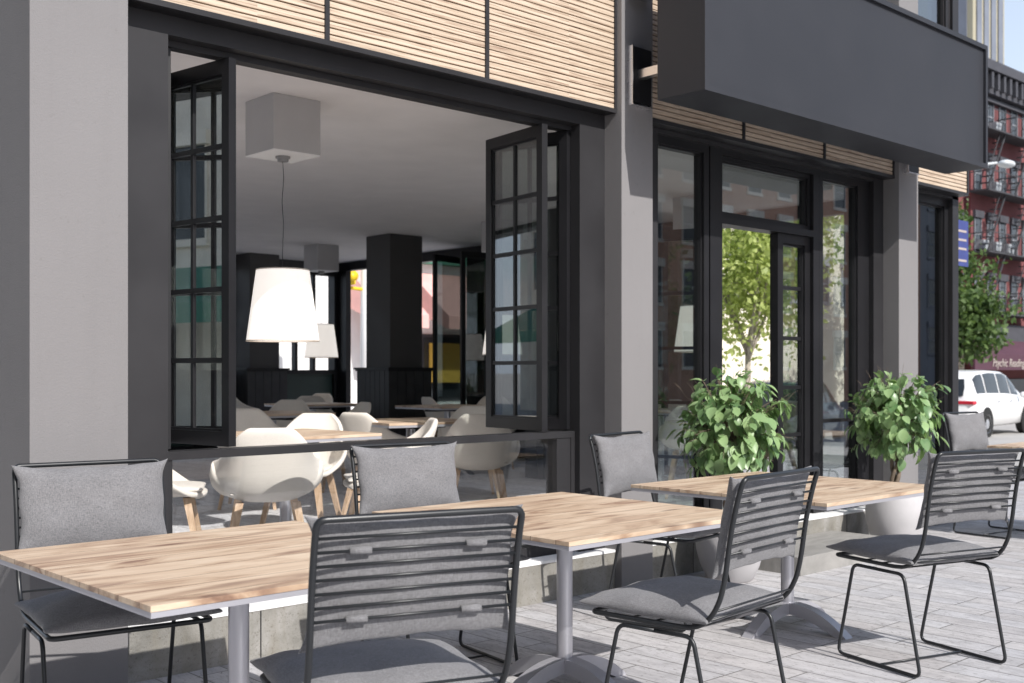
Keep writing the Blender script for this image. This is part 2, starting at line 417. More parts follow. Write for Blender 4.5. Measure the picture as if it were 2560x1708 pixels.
# cast joints in the plinth
for x in(2.72,4.0,6.0,7.95): MB().box(x,x+.006,4.6705,4.673,0,FL-.006).build('joint',M['black'],pl_)
p=MB(); p.box(2.05,5.217,4.668,4.83,FL-.004,FL+.012); p.box(5.515,6.43,4.668,4.83,FL-.004,FL+.012); p.box(6.43,7.5,4.668,4.83,FL-.004,FL+.010); p.box(7.5,8.678,4.668,4.83,FL-.004,FL+.012); p.box(9.006,10.05,4.668,4.83,FL-.004,FL+.012)
p.build('ledge',M['ledge'],B)
pbox('step',M['step'],B,6.42,7.72,4.11,4.67,-.01,.122,bev=.004)
pbox('floor',M['floor'],B,1.7,10.0,4.96,15.1,FL-.1,FL)
pbox('ceiling',M['ceiling'],B,1.7,10.0,4.96,15.1,3.05,3.2)
# head above ceiling, upper storey shell and roof
u=MB(); u.box(1.66,10.04,4.99,5.2,4.9,7.6); u.box(1.66,1.9,5.2,15.05,3.2,7.6); u.box(9.8,10.04,5.2,15.3,3.2,7.6); u.box(1.9,9.8,15.05,15.3,3.2,7.6); u.box(1.66,10.04,4.95,15.3,7.6,7.8)
u.build('upper_wall',M['dark'],B)
# bay jambs and lintels
def jamb(x0,x1,z0=FL+.012,z1=2.875,y1=4.96): return pbox('jamb',M['dark'],B,x0,x1,JF,y1,z0,z1)
jamb(2.05,2.30); jamb(4.99,5.217)
for a,b in((2.05,5.217),(5.515,8.678),(9.006,10.05)): pbox('lintel',M['dark'],B,a,b,JF,4.96,2.875 if a<5 else 2.935,3.3)
# cladding panels
def cladding(x0,x1,z0=2.99,z1=4.0,right_trim=False):
    bk=MB(); bk.box(x0,x1,4.685,4.752,2.96,z1+.03)
    o=bk.build('cladding',M['black'],B)
    s=MB(); z=z0; n=0
    while z<z1:
        s.box(x0+.004,x1-.004,CF+.004,4.684,z,z+.0265,bev=.003); z+=.0335
    s.build('slats',M['slats'],o)
    t=MB(); t.box(x0,x1,CF-.008,4.684,2.96,z0-.004); t.box(x0,x1,CF-.008,4.684,z1+.005,z1+.03)
    xs=[]
    x=x1 if x0>9 else x0
    k=1
    for xx in [q for q in (3.085,4.14,6.56,7.61) if x0<q<x1]: t.box(xx-.013,xx+.013,CF-.006,4.683,z0-.003,z1+.004)
    t.box(x1-.016,x1+.012 if x0>9 else x1,CF-.006,4.683,z0-.003,z1+.004)
    t.build('trim',M['dark'],o)
cladding(2.052,5.215); cladding(5.517,8.676); cladding(9.008,10.03)
# upper windows
def window(x0,x1,z0,z1,y=4.80,fw=.06,mx=(),mz=(),glass='glass',d=.09,name='window',parent=None,mat='dark'):
    m=MB(); m.box(x0,x0+fw,y,y+d,z0,z1); m.box(x1-fw,x1,y,y+d,z0,z1)
    m.box(x0+fw,x1-fw,y,y+d,z0,z0+fw); m.box(x0+fw,x1-fw,y,y+d,z1-fw,z1)
    # inner bead
    e=.014
    m.box(x0+fw,x0+fw+e,y+.02,y+d-.01,z0+fw,z1-fw); m.box(x1-fw-e,x1-fw,y+.02,y+d-.01,z0+fw,z1-fw)
    m.box(x0+fw+e,x1-fw-e,y+.02,y+d-.01,z0+fw,z0+fw+e); m.box(x0+fw+e,x1-fw-e,y+.02,y+d-.01,z1-fw-e,z1-fw)
    for q in mx: m.box(q-.012,q+.012,y+.03,y+.06,z0+fw+e,z1-fw-e)
    for q in mz: m.box(x0+fw+e,x1-fw-e,y+.027,y+.063,q-.014,q+.014)
    o=m.build(name,M[mat],parent or B)
    MB().box(x0+fw+.002,x1-fw-.002,y+.043,y+.049,z0+fw+.002,z1-fw-.002).build('pane',M[glass],o)
    return o
for a,b in((2.07,3.6),(3.6,5.2),(5.53,7.1),(7.1,8.66)): window(a,b,4.05,6.9,fw=.1,glass='glass_dark',y=4.78)
window(9.01,9.93,4.05,6.9,fw=.08,glass='glass_dark',y=4.78,mz=(4.95,))
pbox('corner_post',M['dark'],B,9.935,10.05,JF,4.96,FL+.012,7.59)
# ---- bay 1 : lower fixed window, transom rail, folding sashes
m=MB()
m.box(2.30,4.99,4.80,4.90,.946,.985)                # rail
m.box(2.30,4.84,4.80,4.90,FL+.012,.305)             # bottom rail
m.box(4.84,4.958,4.806,4.90,FL+.012,.946); m.box(4.958,4.99,4.80,4.90,FL+.012,.946)
m.box(2.30,2.345,4.806,4.90,.305,.946)
o=m.build('window_frame',M['dark'],B)
pbox('track',M['dark'],B,2.30,4.99,4.83,4.90,2.845,2.874)
MB().box(2.345,4.84,4.845,4.851,.305,.946).build('pane',M['glass_clear'],o)
def sash(hx,hy,ang,L,z0=.995,z1=2.84,rows=5,cols=2,glass='glass',sw=.055,parent=None,mat='black',th=.042):
    """one leaf: hinge at hx,hy, running L metres in direction ang (degrees)"""
    a=math.radians(ang); ux,uy=math.cos(a),math.sin(a)
    def put(mb_boxes,name,mt,par):
        m=MB()
        for b in mb_boxes: m.box(*b)
        m.bm.transform(Matrix.Translation((hx,hy,0))@Matrix.Rotation(a,4,'Z'))
        return m.build(name,M[mt],par)
    h=th/2
    bx=[(0,sw,-h,h,z0,z1),(L-sw,L,-h,h,z0,z1),(sw,L-sw,-h,h,z0,z0+.07),(sw,L-sw,-h,h,z1-.07,z1)]
    e=.012
    bx+=[(sw,sw+e,-h+.01,h-.01,z0+.07,z1-.07),(L-sw-e,L-sw,-h+.01,h-.01,z0+.07,z1-.07),(sw+e,L-sw-e,-h+.01,h-.01,z0+.07,z0+.07+e),(sw+e,L-sw-e,-h+.01,h-.01,z1-.07-e,z1-.07)]
    gz0=z0+.07;gz1=z1-.07
    for i in range(1,rows):
        z=gz0+(gz1-gz0)*i/rows; bx.append((sw+e,L-sw-e,-.013,.013,z-.012,z+.012))
    for i in range(1,cols):
        x=sw+(L-2*sw)*i/cols
        for r in range(rows):
            za=gz0+(gz1-gz0)*r/rows+(.0125 if r else e);zb=gz0+(gz1-gz0)*(r+1)/rows-(.0125 if r<rows-1 else e)
            bx.append((x-.010,x+.010,-.012,.012,za,zb))
    o=put(bx,'sash',mat,parent or B)
    put([(sw+.002,L-sw-.002,-.003,.003,z0+.072,z1-.072)],'pane',glass,o)
    return o
sash(2.64,4.79,98.9,.60,glass='glass_mirror'); 
jx=2.64+.60*math.cos(math.radians(98.9)); jy=4.79+.60*math.sin(math.radians(98.9))
a_=math.degrees(math.atan2(jy-4.85,jx-2.335)); sash(2.335,4.85,a_,math.hypot(jx-2.335,jy-4.85)-.03,glass='glass')
sash(4.715,4.785,82.6,.60,glass='glass_sash')
jx=4.715+.60*math.cos(math.radians(82.6)); jy=4.785+.60*math.sin(math.radians(82.6))
a_=math.degrees(math.atan2(jy-4.83,jx-4.965)); sash(4.965,4.83,a_,math.hypot(jx-4.965,jy-4.83)-.03,glass='glass')
# ---- bay 2 : door front
window(5.735,6.345,FL+.012,2.935,fw=.055,glass='glass',mat='black')
pbox('jamb',M['dark'],B,5.515,5.735,JF,4.96,FL+.012,2.935)
m=MB(); m.box(6.345,6.36,4.83,4.93,FL+.012,2.935); m.box(6.36,6.50,4.80,4.93,FL+.012,2.935)
m.box(6.50,7.68,4.80,4.93,2.405,2.455); m.box(6.50,7.68,4.80,4.93,2.895,2.935); m.box(7.68,7.76,4.80,4.93,FL+.012,2.935)
m.box(6.50,7.68,4.86,4.93,FL+.002,FL+.02)
m.build('door_frame',M['black'],B)
window(6.502,7.678,2.457,2.893,fw=.03,glass='glass_front',y=4.83,mat='black',d=.08)
window(7.236,7.678,FL+.022,2.403,fw=.07,glass='glass_front',mz=(1.997,1.609,1.23,.864),y=4.83,mat='black',d=.07)
window(7.762,8.40,FL+.012,2.935,fw=.055,glass='glass_front',mz=(.96,),mat='black')
pbox('jamb',M['black'],B,8.40,8.52,4.80,4.96,FL+.012,2.935); pbox('jamb',M['dark'],B,8.52,8.678,JF,4.96,FL+.012,2.935)
# the open door leaf, swung inward against the left mullion
d=sash(6.53,4.98,112,.72,z0=FL+.03,z1=2.39,rows=5,cols=1,glass='glass',sw=.07)
d.name='door'
h=MB(); 
hp=[Vector((6.53,4.98,0))+Vector((math.cos(math.radians(112)),math.sin(math.radians(112)),0))*.67]
h.tube(fillet([(hp[0].x-.03,hp[0].y,1.1),(hp[0].x-.075,hp[0].y-.03,1.1),(hp[0].x-.075,hp[0].y-.03,1.5),(hp[0].x-.03,hp[0].y,1.5)],.02),.009)
h.build('handle',M['steel'],d,True)
# ---- bay 3
window(9.008,9.933,FL+.012,2.935,fw=.07,glass='glass_dark',mat='black')
# ---- side wall x=10 with folding windows
s=MB(); s.box(9.93,10.04,4.96,15.3,2.92,3.2); s.box(9.95,10.04,7.55,8.2,FL,2.92); s.box(9.95,10.04,8.2,11.4,FL,.95); s.box(9.95,10.04,11.4,11.62,FL,2.92); s.box(9.95,10.04,14.5,15.0,FL,2.92)
s.box(9.86,10.04,4.96,5.3,FL,2.92); s.box(9.95,10.04,4.96,15.3,-.02,FL)
s.build('side_wall',M['black'],B)
def ywindow(x,y0,y1,z0,z1,my=(),mz=(),glass='glass',fw=.06,d=.07,name='window'):
    m=MB(); m.box(x,x+d,y0,y0+fw,z0,z1); m.box(x,x+d,y1-fw,y1,z0,z1); m.box(x,x+d,y0+fw,y1-fw,z0,z0+fw); m.box(x,x+d,y0+fw,y1-fw,z1-fw,z1)
    for q in my: m.box(x+.01,x+d-.01,q-.02,q+.02,z0+fw,z1-fw)
    for q in mz: m.box(x+.018,x+d-.018,y0+fw,y1-fw,q-.02,q+.02)
    o=m.build(name,M['black'],B); MB().box(x+d/2-.003,x+d/2+.003,y0+fw,y1-fw,z0+fw,z1-fw).build('pane',M[glass],o)
ywindow(9.955,8.2,11.4,.95,2.92,my=(9.2,10.2),glass='glass_dark')
# folded leaves on the side wall
sash(9.93,11.66,195.6,.70,z0=.27,z1=2.90,rows=1,cols=1,glass='glass_dark'); sash(9.93,10.87,171,.64,z0=.27,z1=2.90,rows=1,cols=1,glass='glass_dark')
sash(9.84,7.48,170,.62,z0=FL+.03,z1=2.9,rows=4,cols=1,glass='glass_dark')
# ---- left wall and back wall; unseen stretches left open to brighten the room
s=MB(); s.box(1.66,1.86,5.06,9.0,3.0,3.2); s.box(1.66,1.86,5.06,14.95,-.02,FL); s.box(1.66,1.86,9.0,14.95,3.0,3.2); s.box(1.66,1.86,9.0,9.3,FL,3.0); s.box(1.66,1.86,14.6,14.95,FL,3.0)
s.box(1.86,9.93,14.72,14.95,2.92,3.2); s.box(1.86,9.95,14.72,14.95,-.02,FL); s.box(6.1,6.38,14.72,14.95,FL,2.92)
s.build('back_wall',M['blackwood'],B)
for i,x in enumerate((6.38,7.57,8.76)):
    m=MB(); m.box(x,x+.07,14.72,14.86,FL,2.92); m.box(x+1.12,x+1.19,14.72,14.86,FL,2.92); m.box(x+.07,x+1.12,14.72,14.86,2.85,2.92); m.box(x+.07,x+1.12,14.72,14.86,1.32,1.38); m.box(x+.07,x+1.12,14.72,14.86,FL,FL+.07)
    for q in(.42,.74): m.box(x+q,x+q+.05,14.74,14.84,1.38,2.85)
    o=m.build('window',M['black'],B); MB().box(x+.07,x+1.12,14.78,14.786,1.38,2.85).build('pane',M['glass_clear'],o); MB().box(x+.07,x+1.12,14.78,14.80,FL+.07,1.32).build('panel',M['darkgreen'],o)
# interior columns with board wainscot
def column(x,y,s=.5):
    o=MB().box(x,x+s,y,y+s,FL,3.05,bev=.004).build('column',M['column'],B)
    m=MB(); e=.085; z1=1.36
    n=5; 
    for k in range(n):
        a=x-e+(s+2*e)*k/n+.003; b=x-e+(s+2*e)*(k+1)/n-.003
        m.box(a,b,y-e,y-.001,FL,z1); m.box(a,b,y+s+.001,y+s+e,FL,z1)
        a2=y-.001+(s+.002)*k/n+.003; b2=y-.001+(s+.002)*(k+1)/n-.003
        m.box(x-e,x-.001,a2,b2,FL,z1); m.box(x+s+.001,x+s+e,a2,b2,FL,z1)
    m.build('wainscot',M['blackwood'],o)
    m=MB()
    for q,za,zb in((e+.012,z1,z1+.02),(e+.028,z1+.02,z1+.045)):
        m.box(x-q,x+s+q,y-q,y-.002,za,zb); m.box(x-q,x+s+q,y+s+.002,y+s+q,za,zb); m.box(x-q,x-.002,y-.002,y+s+.002,za,zb); m.box(x+s+.002,x+s+q,y-.002,y+s+.002,za,zb)
    m.build('cap_moulding',M['black'],o)
column(8.23,11.05); column(8.10,14.2,.48); column(8.23,7.98)
column(2.6,13.4)

# ------------------------------------------------------------------ sign box on brackets
S=empty('sign_box',(7.05,4.15,2.98)); tag(S,'long dark grey blank sign box projecting over the cafe door on chrome arms','sign')
x0,x1,y0,y1,z0,z1=5.205,8.89,3.966,4.32,2.98,3.96
r=.035
MB().box(x0,x1,y0+.022,y1,z0,z1,bev=.002).build('housing',M['sign'],S)
m=MB(); m.box(x0,x1,y0,y0+.0215,z0,z0+r); m.box(x0,x1,y0,y0+.0215,z1-r,z1); m.box(x0,x0+r,y0,y0+.0215,z0+r,z1-r); m.box(x1-r,x1,y0,y0+.0215,z0+r,z1-r)
m.build('face_rim',M['sign'],S)
for px,pz in((5.275,3.02),(5.275,3.70),(8.76,3.02),(8.76,3.70)):
    a=MB(); a.box(px,px+.18,4.585,4.6145,pz,pz+.36); a.box(px+.004,px+.176,4.572,4.5845,pz+.006,pz+.354)
    pt=a.build('wall_plate',M['black'],S)
    t=MB(); t.box(px-.006,px-.0005,4.57,4.6146,pz,pz+.36); t.box(px-.004,px+.184,4.568,4.6146,pz-.008,pz-.0005)
    t.build('edge_strip',M['chrome'],pt)
    if pz<3.5:
        q=MB(); q.box(px+.045,px+.10,y1-.002,4.5715,pz+.16,pz+.215,bev=.006); q.build('arm',M['chrome'],S)

# ------------------------------------------------------------------ wire chairs
def pillow(a,b,t,seed,n=26,pinch=.045,wr=.006,low=1,up=1,sag=0):
    """cushion lying in local XY, half size a,b, half thickness t"""
    bm=bmesh.new(); 
    def P(u,v,s):
        x=u*a*(1-pinch*(1-v**4)); y=v*b*(1-pinch*1.3*(1-u**4))
        h=((1-abs(u)**2.6)*(1-abs(v)**2.6)); h=max(h,0)**.48
        edge=1-min(1,h)
        nz=noise.noise(Vector((x*9+seed,y*9,s*3)))*wr*1.6+noise.noise(Vector((x*26+seed,y*26,s*3)))*wr*.8*edge
        # gathered folds running in from the seams
        fold=math.sin(u*19+seed)*.5*(abs(v)**6)+math.sin(v*15+seed*2)*.5*(abs(u)**6)
        z=s*(t*(low if s<0 else up)*h+(.0035 if h>0 else 0))+ (nz+fold*.004)*min(1,h*3)*(.35 if (s<0 and low<1) or (s>0 and up<1) else 1)
        x+= noise.noise(Vector((y*14+seed,7,u)))*wr*.9*abs(u)**4; y+=noise.noise(Vector((x*14+seed,3,v)))*wr*1.3*abs(v)**4
        return Vector((x,y,z))
    g={}
    for s in(1,-1):
        for i in range(n+1):
            for j in range(n+1):
                u=math.sin((2*i/n-1)*PI/2); v=math.sin((2*j/n-1)*PI/2)
                bd=i in(0,n) or j in(0,n)
                if bd and s==-1: g[s,i,j]=g[1,i,j]
                else: g[s,i,j]=bm.verts.new(P(u,v,s if not bd else 0))
        for i in range(n):
            for j in range(n):
                bm.faces.new([g[s,i,j],g[s,i+1,j],g[s,i+1,j+1],g[s,i,j+1]][::s])
    mb=MB(); mb.bm.free(); mb.bm=bm; return mb,g
def make_wire_chair():
    root=empty('wire_chair')
    prof=[(-.352,.998),(-.335,.95),(-.322,.90),(-.306,.83),(-.294,.756),(-.285,.69),(-.276,.64),(-.262,.588),(-.238,.54),(-.205,.502),(-.16,.481),(-.10,.475),(.10,.475),(.275,.475)]
    L=[(-.27,y,z) for y,z in prof]; Rr=[(.27,y,z) for y,z in prof][::-1]
    rad=[.055]+[.02]*(len(prof)-2)+[.03]
    pts=fillet(L+Rr,rad+rad[::-1],closed=True,n=4)
    MB().tube(pts,.0092,10,closed=True).build('frame',M['tube'],root,True)
    for y,z in((-.335,.95),(-.327,.915),(-.319,.880),(-.309,.845),(-.302,.810),(-.296,.775),(-.292,.741),(-.243,.546),(-.212,.508),(-.175,.483)):
        MB().tube([(-.27,y,z),(.27,y,z)],.0042,8).build('rod',M['tube'],root,True)
    m=MB()
    for y in(.02,.12): m.tube([(-.265,y,.470),(.265,y,.470)],.004,6)
    m.build('seat_grid',M['tube'],root,True)
    for sx in(-1,1):
        x=sx*.27
        m=MB(); pts=fillet([(x,0,.447),(x,.155,.447),(x,.258,.0105),(x,-.252,.0105),(x,-.155,.447),(x,0,.447)],[0,.035,.04,.04,.035,0],n=5)
        m.tube(pts,.0080,9).build('leg',M['tube'],root,True)
    MB().tube([(-.27,0,.0105),(.27,0,.0105)],.0050,8).build('stretcher',M['tube'],root,True)
    mb,g=pillow(.296,.268,.056,2.3,low=.62)
    o=mb.build('seat_cushion',M['fabric'],root,True,recalc=False); o.location=(0,.045,.5085)
    me=o.modifiers.new('s','SUBSURF'); me.levels=1; me.render_levels=1
    mb,g=pillow(.290,.178,.064,5.1,wr=.0075,up=.32,pinch=.095)
    o=mb.build('back_cushion',M['fabric'],root,True,recalc=False)
    o.rotation_euler=(math.radians(90+11.5),0,0); o.location=(0,-.279,.832)
    me=o.modifiers.new('s','SUBSURF'); me.levels=1; me.render_levels=1
    # loops of cloth round the rods
    for x in(-.155,.15):
        for z,y in((.915,-.327),(.741,-.292)):
            m=MB(); m.tube([(x-.027,y,z),(x+.027,y,z)],.0095,12)
            q=m.build('strap',M['fabric'],o,True)
            q.matrix_parent_inverse=Matrix.Identity(4)
            # strap built in chair space: undo cushion transform
            q.data.transform((Matrix.Translation(o.location)@o.rotation_euler.to_matrix().to_4x4()).inverted()@Matrix.Translation(o.location))
    return root
wc=make_wire_chair()
spots=[(1.69,3.93,171,'leftmost wire chair, facing us behind the front-left table against the wide pillar'),
(1.834,2.508,-18.4,'nearest wire chair, seen from behind between the two front tables'),
(3.247,3.996,171,'wire chair facing us behind the second table, before the low window pane'),
(3.292,2.549,5.8,'wire chair seen from behind at an angle between the second and third tables'),
(4.814,3.905,188.7,'wire chair facing us in front of the middle grey pillar'),
(4.969,2.533,-16.3,'wire chair seen from behind at the right end of the third table'),
(9.33,4.07,174,'small distant wire chair facing us past the right potted tree, near the building corner')]
for i,(x,y,r,lab) in enumerate(spots):
    o=wc if i==0 else copy_tree(wc)
    place(o,x,y,0,r); tag(o,lab,'chair','grey cushioned wire chairs on the terrace')

# ------------------------------------------------------------------ terrace tables
def make_table(sx=1.16,sy=1.18,h=.75,name='cafe_table'):
    root=empty(name)
    MB().box(-sx/2,sx/2,-sy/2,sy/2,h-.0165,h,bev=.0012).build('tabletop',M['oak'],root)
    m=MB(); m.box(-sx/2+.002,sx/2-.002,-sy/2+.002,sy/2-.002,h-.033,h-.017); m.build('edge_frame',M['rim'],root)
    m=MB(); m.box(-.28,.28,-.04,.04,h-.06,h-.0335); m.box(-.04,.04,-.28,-.041,h-.06,h-.0335); m.box(-.04,.04,.041,.28,h-.06,h-.0335)
    m.build('bearer',M['black'],root)
    m=MB(); m.lathe([(.0,h-.061),(.034,h-.061),(.034,.10),(.0,.10)],seg=32); m.build('stem',M['steel'],root,'auto')
    for k in range(4):
        a=k*PI/2; m=MB(); N=10; w=.032
        out=[];inn=[]
        for i in range(N+1):
            t=i/N; r=.02+.345*t; zt=.135-.135*t**2.3+.0; out.append((r,max(zt,.0)))
        for i in range(N+1):
            t=i/N; r=.02+.275*t; zb=.075*(1-t**1.9); inn.append((r,max(zb,0)))
        poly=out+inn[::-1]
        # quads between the outer and inner curves
        for s in range(N):
            for side in(-1,1):
                vs=[(out[s][0],side*w,out[s][1]),(out[s+1][0],side*w,out[s+1][1]),(inn[s+1][0],side*w,inn[s+1][1]),(inn[s][0],side*w,inn[s][1])]
                m.face(vs)
            m.face([(out[s][0],-w,out[s][1]),(out[s][0],w,out[s][1]),(out[s+1][0],w,out[s+1][1]),(out[s+1][0],-w,out[s+1][1])])
            m.face([(inn[s][0],-w,inn[s][1]),(inn[s][0],w,inn[s][1]),(inn[s+1][0],w,inn[s+1][1]),(inn[s+1][0],-w,inn[s+1][1])])
        m.face([(out[N][0],-w,0),(out[N][0],w,0),(inn[N][0],w,0),(inn[N][0],-w,0)])
        bmesh.ops.remove_doubles(m.bm,verts=m.bm.verts[:],dist=1e-4)
        m.bm.transform(Matrix.Rotation(a,4,'Z')); m.build('foot',M['rim'],root,'auto')
    return root
tb=make_table()
tsp=[(1.85,3.315,'nearest square oak plank table, in the left foreground with a low steel rim'),
(3.41,3.34,'second square oak plank table from the left, its steel stem ending in an arched foot'),
(5.10,3.345,'third square oak plank table, in front of the left potted tree and the concrete step'),
(9.62,3.45,'farthest oak terrace table, only a corner showing at the right edge of the photo')]
for i,(x,y,lab) in enumerate(tsp):
    o=tb if i==0 else copy_tree(tb)
    place(o,x,y,0,0); tag(o,lab,'table','square oak tables on the terrace')

# ------------------------------------------------------------------ potted trees
def leaf(bm,p,d,nrm,L,W,curl=.25):
    d=d.normalized(); s=d.cross(nrm)
    if s.length<1e-4: s=d.orthogonal()
    s.normalize(); n=s.cross(d).normalized()
    T=[0,.12,.34,.60,.83,1.0]; Wd=[.04,.66,1.0,.92,.52,0.0]
    rows=[]
    for t,w in zip(T,Wd):
        c=p+d*(L*t)-n*(curl*L*t*t)
        hw=W*w*.5
        if w==0: rows.append([bm.verts.new(c)])
        else: rows.append([bm.verts.new(c+s*hw+n*hw*.30),bm.verts.new(c),bm.verts.new(c-s*hw+n*hw*.30)])
    for a,b in zip(rows,rows[1:]):
        if len(b)==1:
            bm.faces.new([a[0],a[1],b[0]]); bm.faces.new([a[1],a[2],b[0]])
        else:
            bm.faces.new([a[0],a[1],b[1],b[0]]); bm.faces.new([a[1],a[2],b[2],b[1]])
def potted_tree(x,y,seed,lab,rad=.375,cz=1.04):
    rnd=random.Random(seed)
    root=empty('potted_tree',(x,y,0)); tag(root,lab,'potted tree','ball headed trees in round concrete pots')
    prof=[(0,.0),(.135,.0),(.15,.012),(.19,.10),(.218,.20),(.224,.28),(.215,.36),(.196,.42),(.190,.425),(.183,.42),(.19,.37),(.0,.37)]
    MB().lathe(prof,x,y,48).build('pot',M['pot'],root,'auto')
    MB().lathe([(0,.392),(.189,.386)],x,y,32).build('soil',M['soil'],root)
    m=MB()
    for k in range(70):
        a=rnd.uniform(0,2*PI); r=.165*math.sqrt(rnd.random()); q=rnd.uniform(.008,.018)
        m.ico((x+r*math.cos(a),y+r*math.sin(a),.394+q*.4),q,1,(1,rnd.uniform(.7,1.2),.7))
    o=m.build('pebbles',M['pebble'],root,True); o['kind']='stuff'
    m=MB(); top=cz-.12
    for k in range(3):
        pts=[];rr=[]
        for i in range(26):
            t=i/25; a=k*2*PI/3+t*7.5+seed; z=.385+(top-.385)*t
            R=.016+.012*math.sin(t*PI)+.03*max(0,t-.8)*5*.4
            pts.append((x+R*math.cos(a)+.012*math.sin(t*4+seed),y+R*math.sin(a),z)); rr.append(.0165-.004*t+ .006*(1-t)**4)
        m.tube(pts,rr,8)
    m.build('trunk',M['bark'],root,True)
    tw=MB(); lf=MB(); up=Vector((0,0,1)); c=Vector((x,y,cz))
    for i in range(165):
        th=rnd.uniform(0,2*PI); cph=rnd.uniform(-1,1); sph=math.sqrt(1-cph*cph)
        D=Vector((sph*math.cos(th),sph*math.sin(th),cph))
        R=rad*rnd.uniform(.72,1.0)*(1+.16*noise.noise(D*2.1+Vector((seed,0,0))))
        if rnd.random()<.08: R*=1.18
        if cph<-.3: R*=1.08
        p0=Vector((x,y,top))+Vector((rnd.uniform(-.02,.02),rnd.uniform(-.02,.02),rnd.uniform(-.05,.04)))
        tip=c+Vector((D.x*R*1.05,D.y*R*1.05,D.z*R*.93)); mid=(p0+tip)/2+Vector((0,0,.05))+Vector([rnd.uniform(-.03,.03) for _ in range(3)])
        seg=[]
        for k in range(7):
            t=k/6; seg.append(p0*(1-t)**2+mid*2*t*(1-t)+tip*t*t)
        tw.tube(seg,[.0045-.0034*k/6 for k in range(7)],4,cap=False)
        for k in range(rnd.randint(5,8)):
            t=rnd.uniform(.45,1.0); b=p0*(1-t)**2+mid*2*t*(1-t)+tip*t*t
            o_=Vector([rnd.gauss(0,1) for _ in range(3)]).normalized()
            out=(b-c); out=out.normalized() if out.length>.01 else D
            d=(out*rnd.uniform(.25,.9)+o_*.75-up*rnd.uniform(.45,1.45))
            nn=(out+up*.45+o_*.35)
            L=rnd.choice([rnd.uniform(.035,.06),rnd.uniform(.06,.09),rnd.uniform(.08,.115)])
            st=b+d.normalized()*.012
            leaf(lf.bm,st,d,nn,L,L*rnd.uniform(.60,.76),rnd.uniform(.05,.35))
        if rnd.random()<.3:
            e=tip+D*rnd.uniform(.03,.09)+up*rnd.uniform(0,.05); tw.tube([tip,(tip+e)/2+Vector((0,0,.01)),e],[.0012,.001,.0006],3,cap=False)
    # hanging roots under the crown
    for i in range(22):
        a=rnd.uniform(0,2*PI); r=rnd.uniform(.02,.09); zt=cz-rad*.7
        tw.tube([(x+r*math.cos(a),y+r*math.sin(a),zt),(x+r*1.1*math.cos(a),y+r*1.1*math.sin(a),zt-rnd.uniform(.04,.11))],.0009,3,cap=False)
    tw.build('twigs',M['bark'],root)
    lf.build('foliage',M['leaf'],root,True,recalc=False)
potted_tree(5.985,4.36,3,'ball headed potted tree left of the open door, behind the third table')
potted_tree(8.03,4.30,11,'ball headed potted tree right of the door in front of the right grey pillar')

# ------------------------------------------------------------------ pendant lamps
def make_lamp():
    root=empty('pendant_lamp')       # origin on the ceiling
    o=MB().box(-.168,.168,-.168,.168,-.340,-.001,bev=.002).build('ceiling_box',M['box_shaded'],root)  # sides coloured greyer than the underside, shade painted in
    MB().box(-.167,.167,-.167,.167,-.3455,-.3405).build('bounce_lit_base',M['ledge'],root)  # added white sheet, paints floor bounce light onto the box's underside
    MB().lathe([(0,-.346),(.046,-.346),(.046,-.358),(.036,-.361),(.034,-.378),(.0,-.378)],seg=24).build('cord_grip',M['canopygrey'],root,'auto')
    pts=[(0.004*math.sin(k*.9),.003*math.cos(k*1.3),-.378-(.70)*k/14) for k in range(15)]
    MB().tube(pts,.0022,5).build('cord',M['black'],root,True)
    m=MB(); m.lathe([(.165,-1.061),(.226,-1.506)],seg=64); m.lathe([(.162,-1.061),(.223,-1.506)],seg=64); 
    m.lathe([(.162,-1.061),(.165,-1.061)],seg=64); m.lathe([(.223,-1.506),(.226,-1.506)],seg=64)
    s=m.build('lamp_shade',M['shade'],root,'auto')
    for rr_,zz in((.1655,-1.0612),(.2265,-1.5055)):
        h=MB(); h.lathe([(rr_-.004,zz-.003),(rr_+.0012,zz-.003),(rr_+.0012,zz+.005),(rr_-.004,zz+.005),(rr_-.004,zz-.003)],seg=64); h.build('hem',M['canopygrey' if False else 'hem'],s,True)
    m=MB(); 
    for k in range(3):
        a=k*2*PI/3; m.tube([(0,0,-1.08),(.164*math.cos(a),.164*math.sin(a),-1.075)],.0018,4)
    m.lathe([(0,-1.06),(.02,-1.062),(.02,-1.13),(0,-1.13)],seg=12); m.build('fitting',M['canopygrey'],s)
    return root
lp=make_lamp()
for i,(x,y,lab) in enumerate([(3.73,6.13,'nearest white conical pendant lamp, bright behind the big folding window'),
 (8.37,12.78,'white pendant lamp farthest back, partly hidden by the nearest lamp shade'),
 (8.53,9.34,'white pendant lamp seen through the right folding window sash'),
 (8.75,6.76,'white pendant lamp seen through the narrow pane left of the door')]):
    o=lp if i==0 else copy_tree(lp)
    o.location=(x,y,3.05); tag(o,lab,'lamp','white pendant lamps inside the cafe')

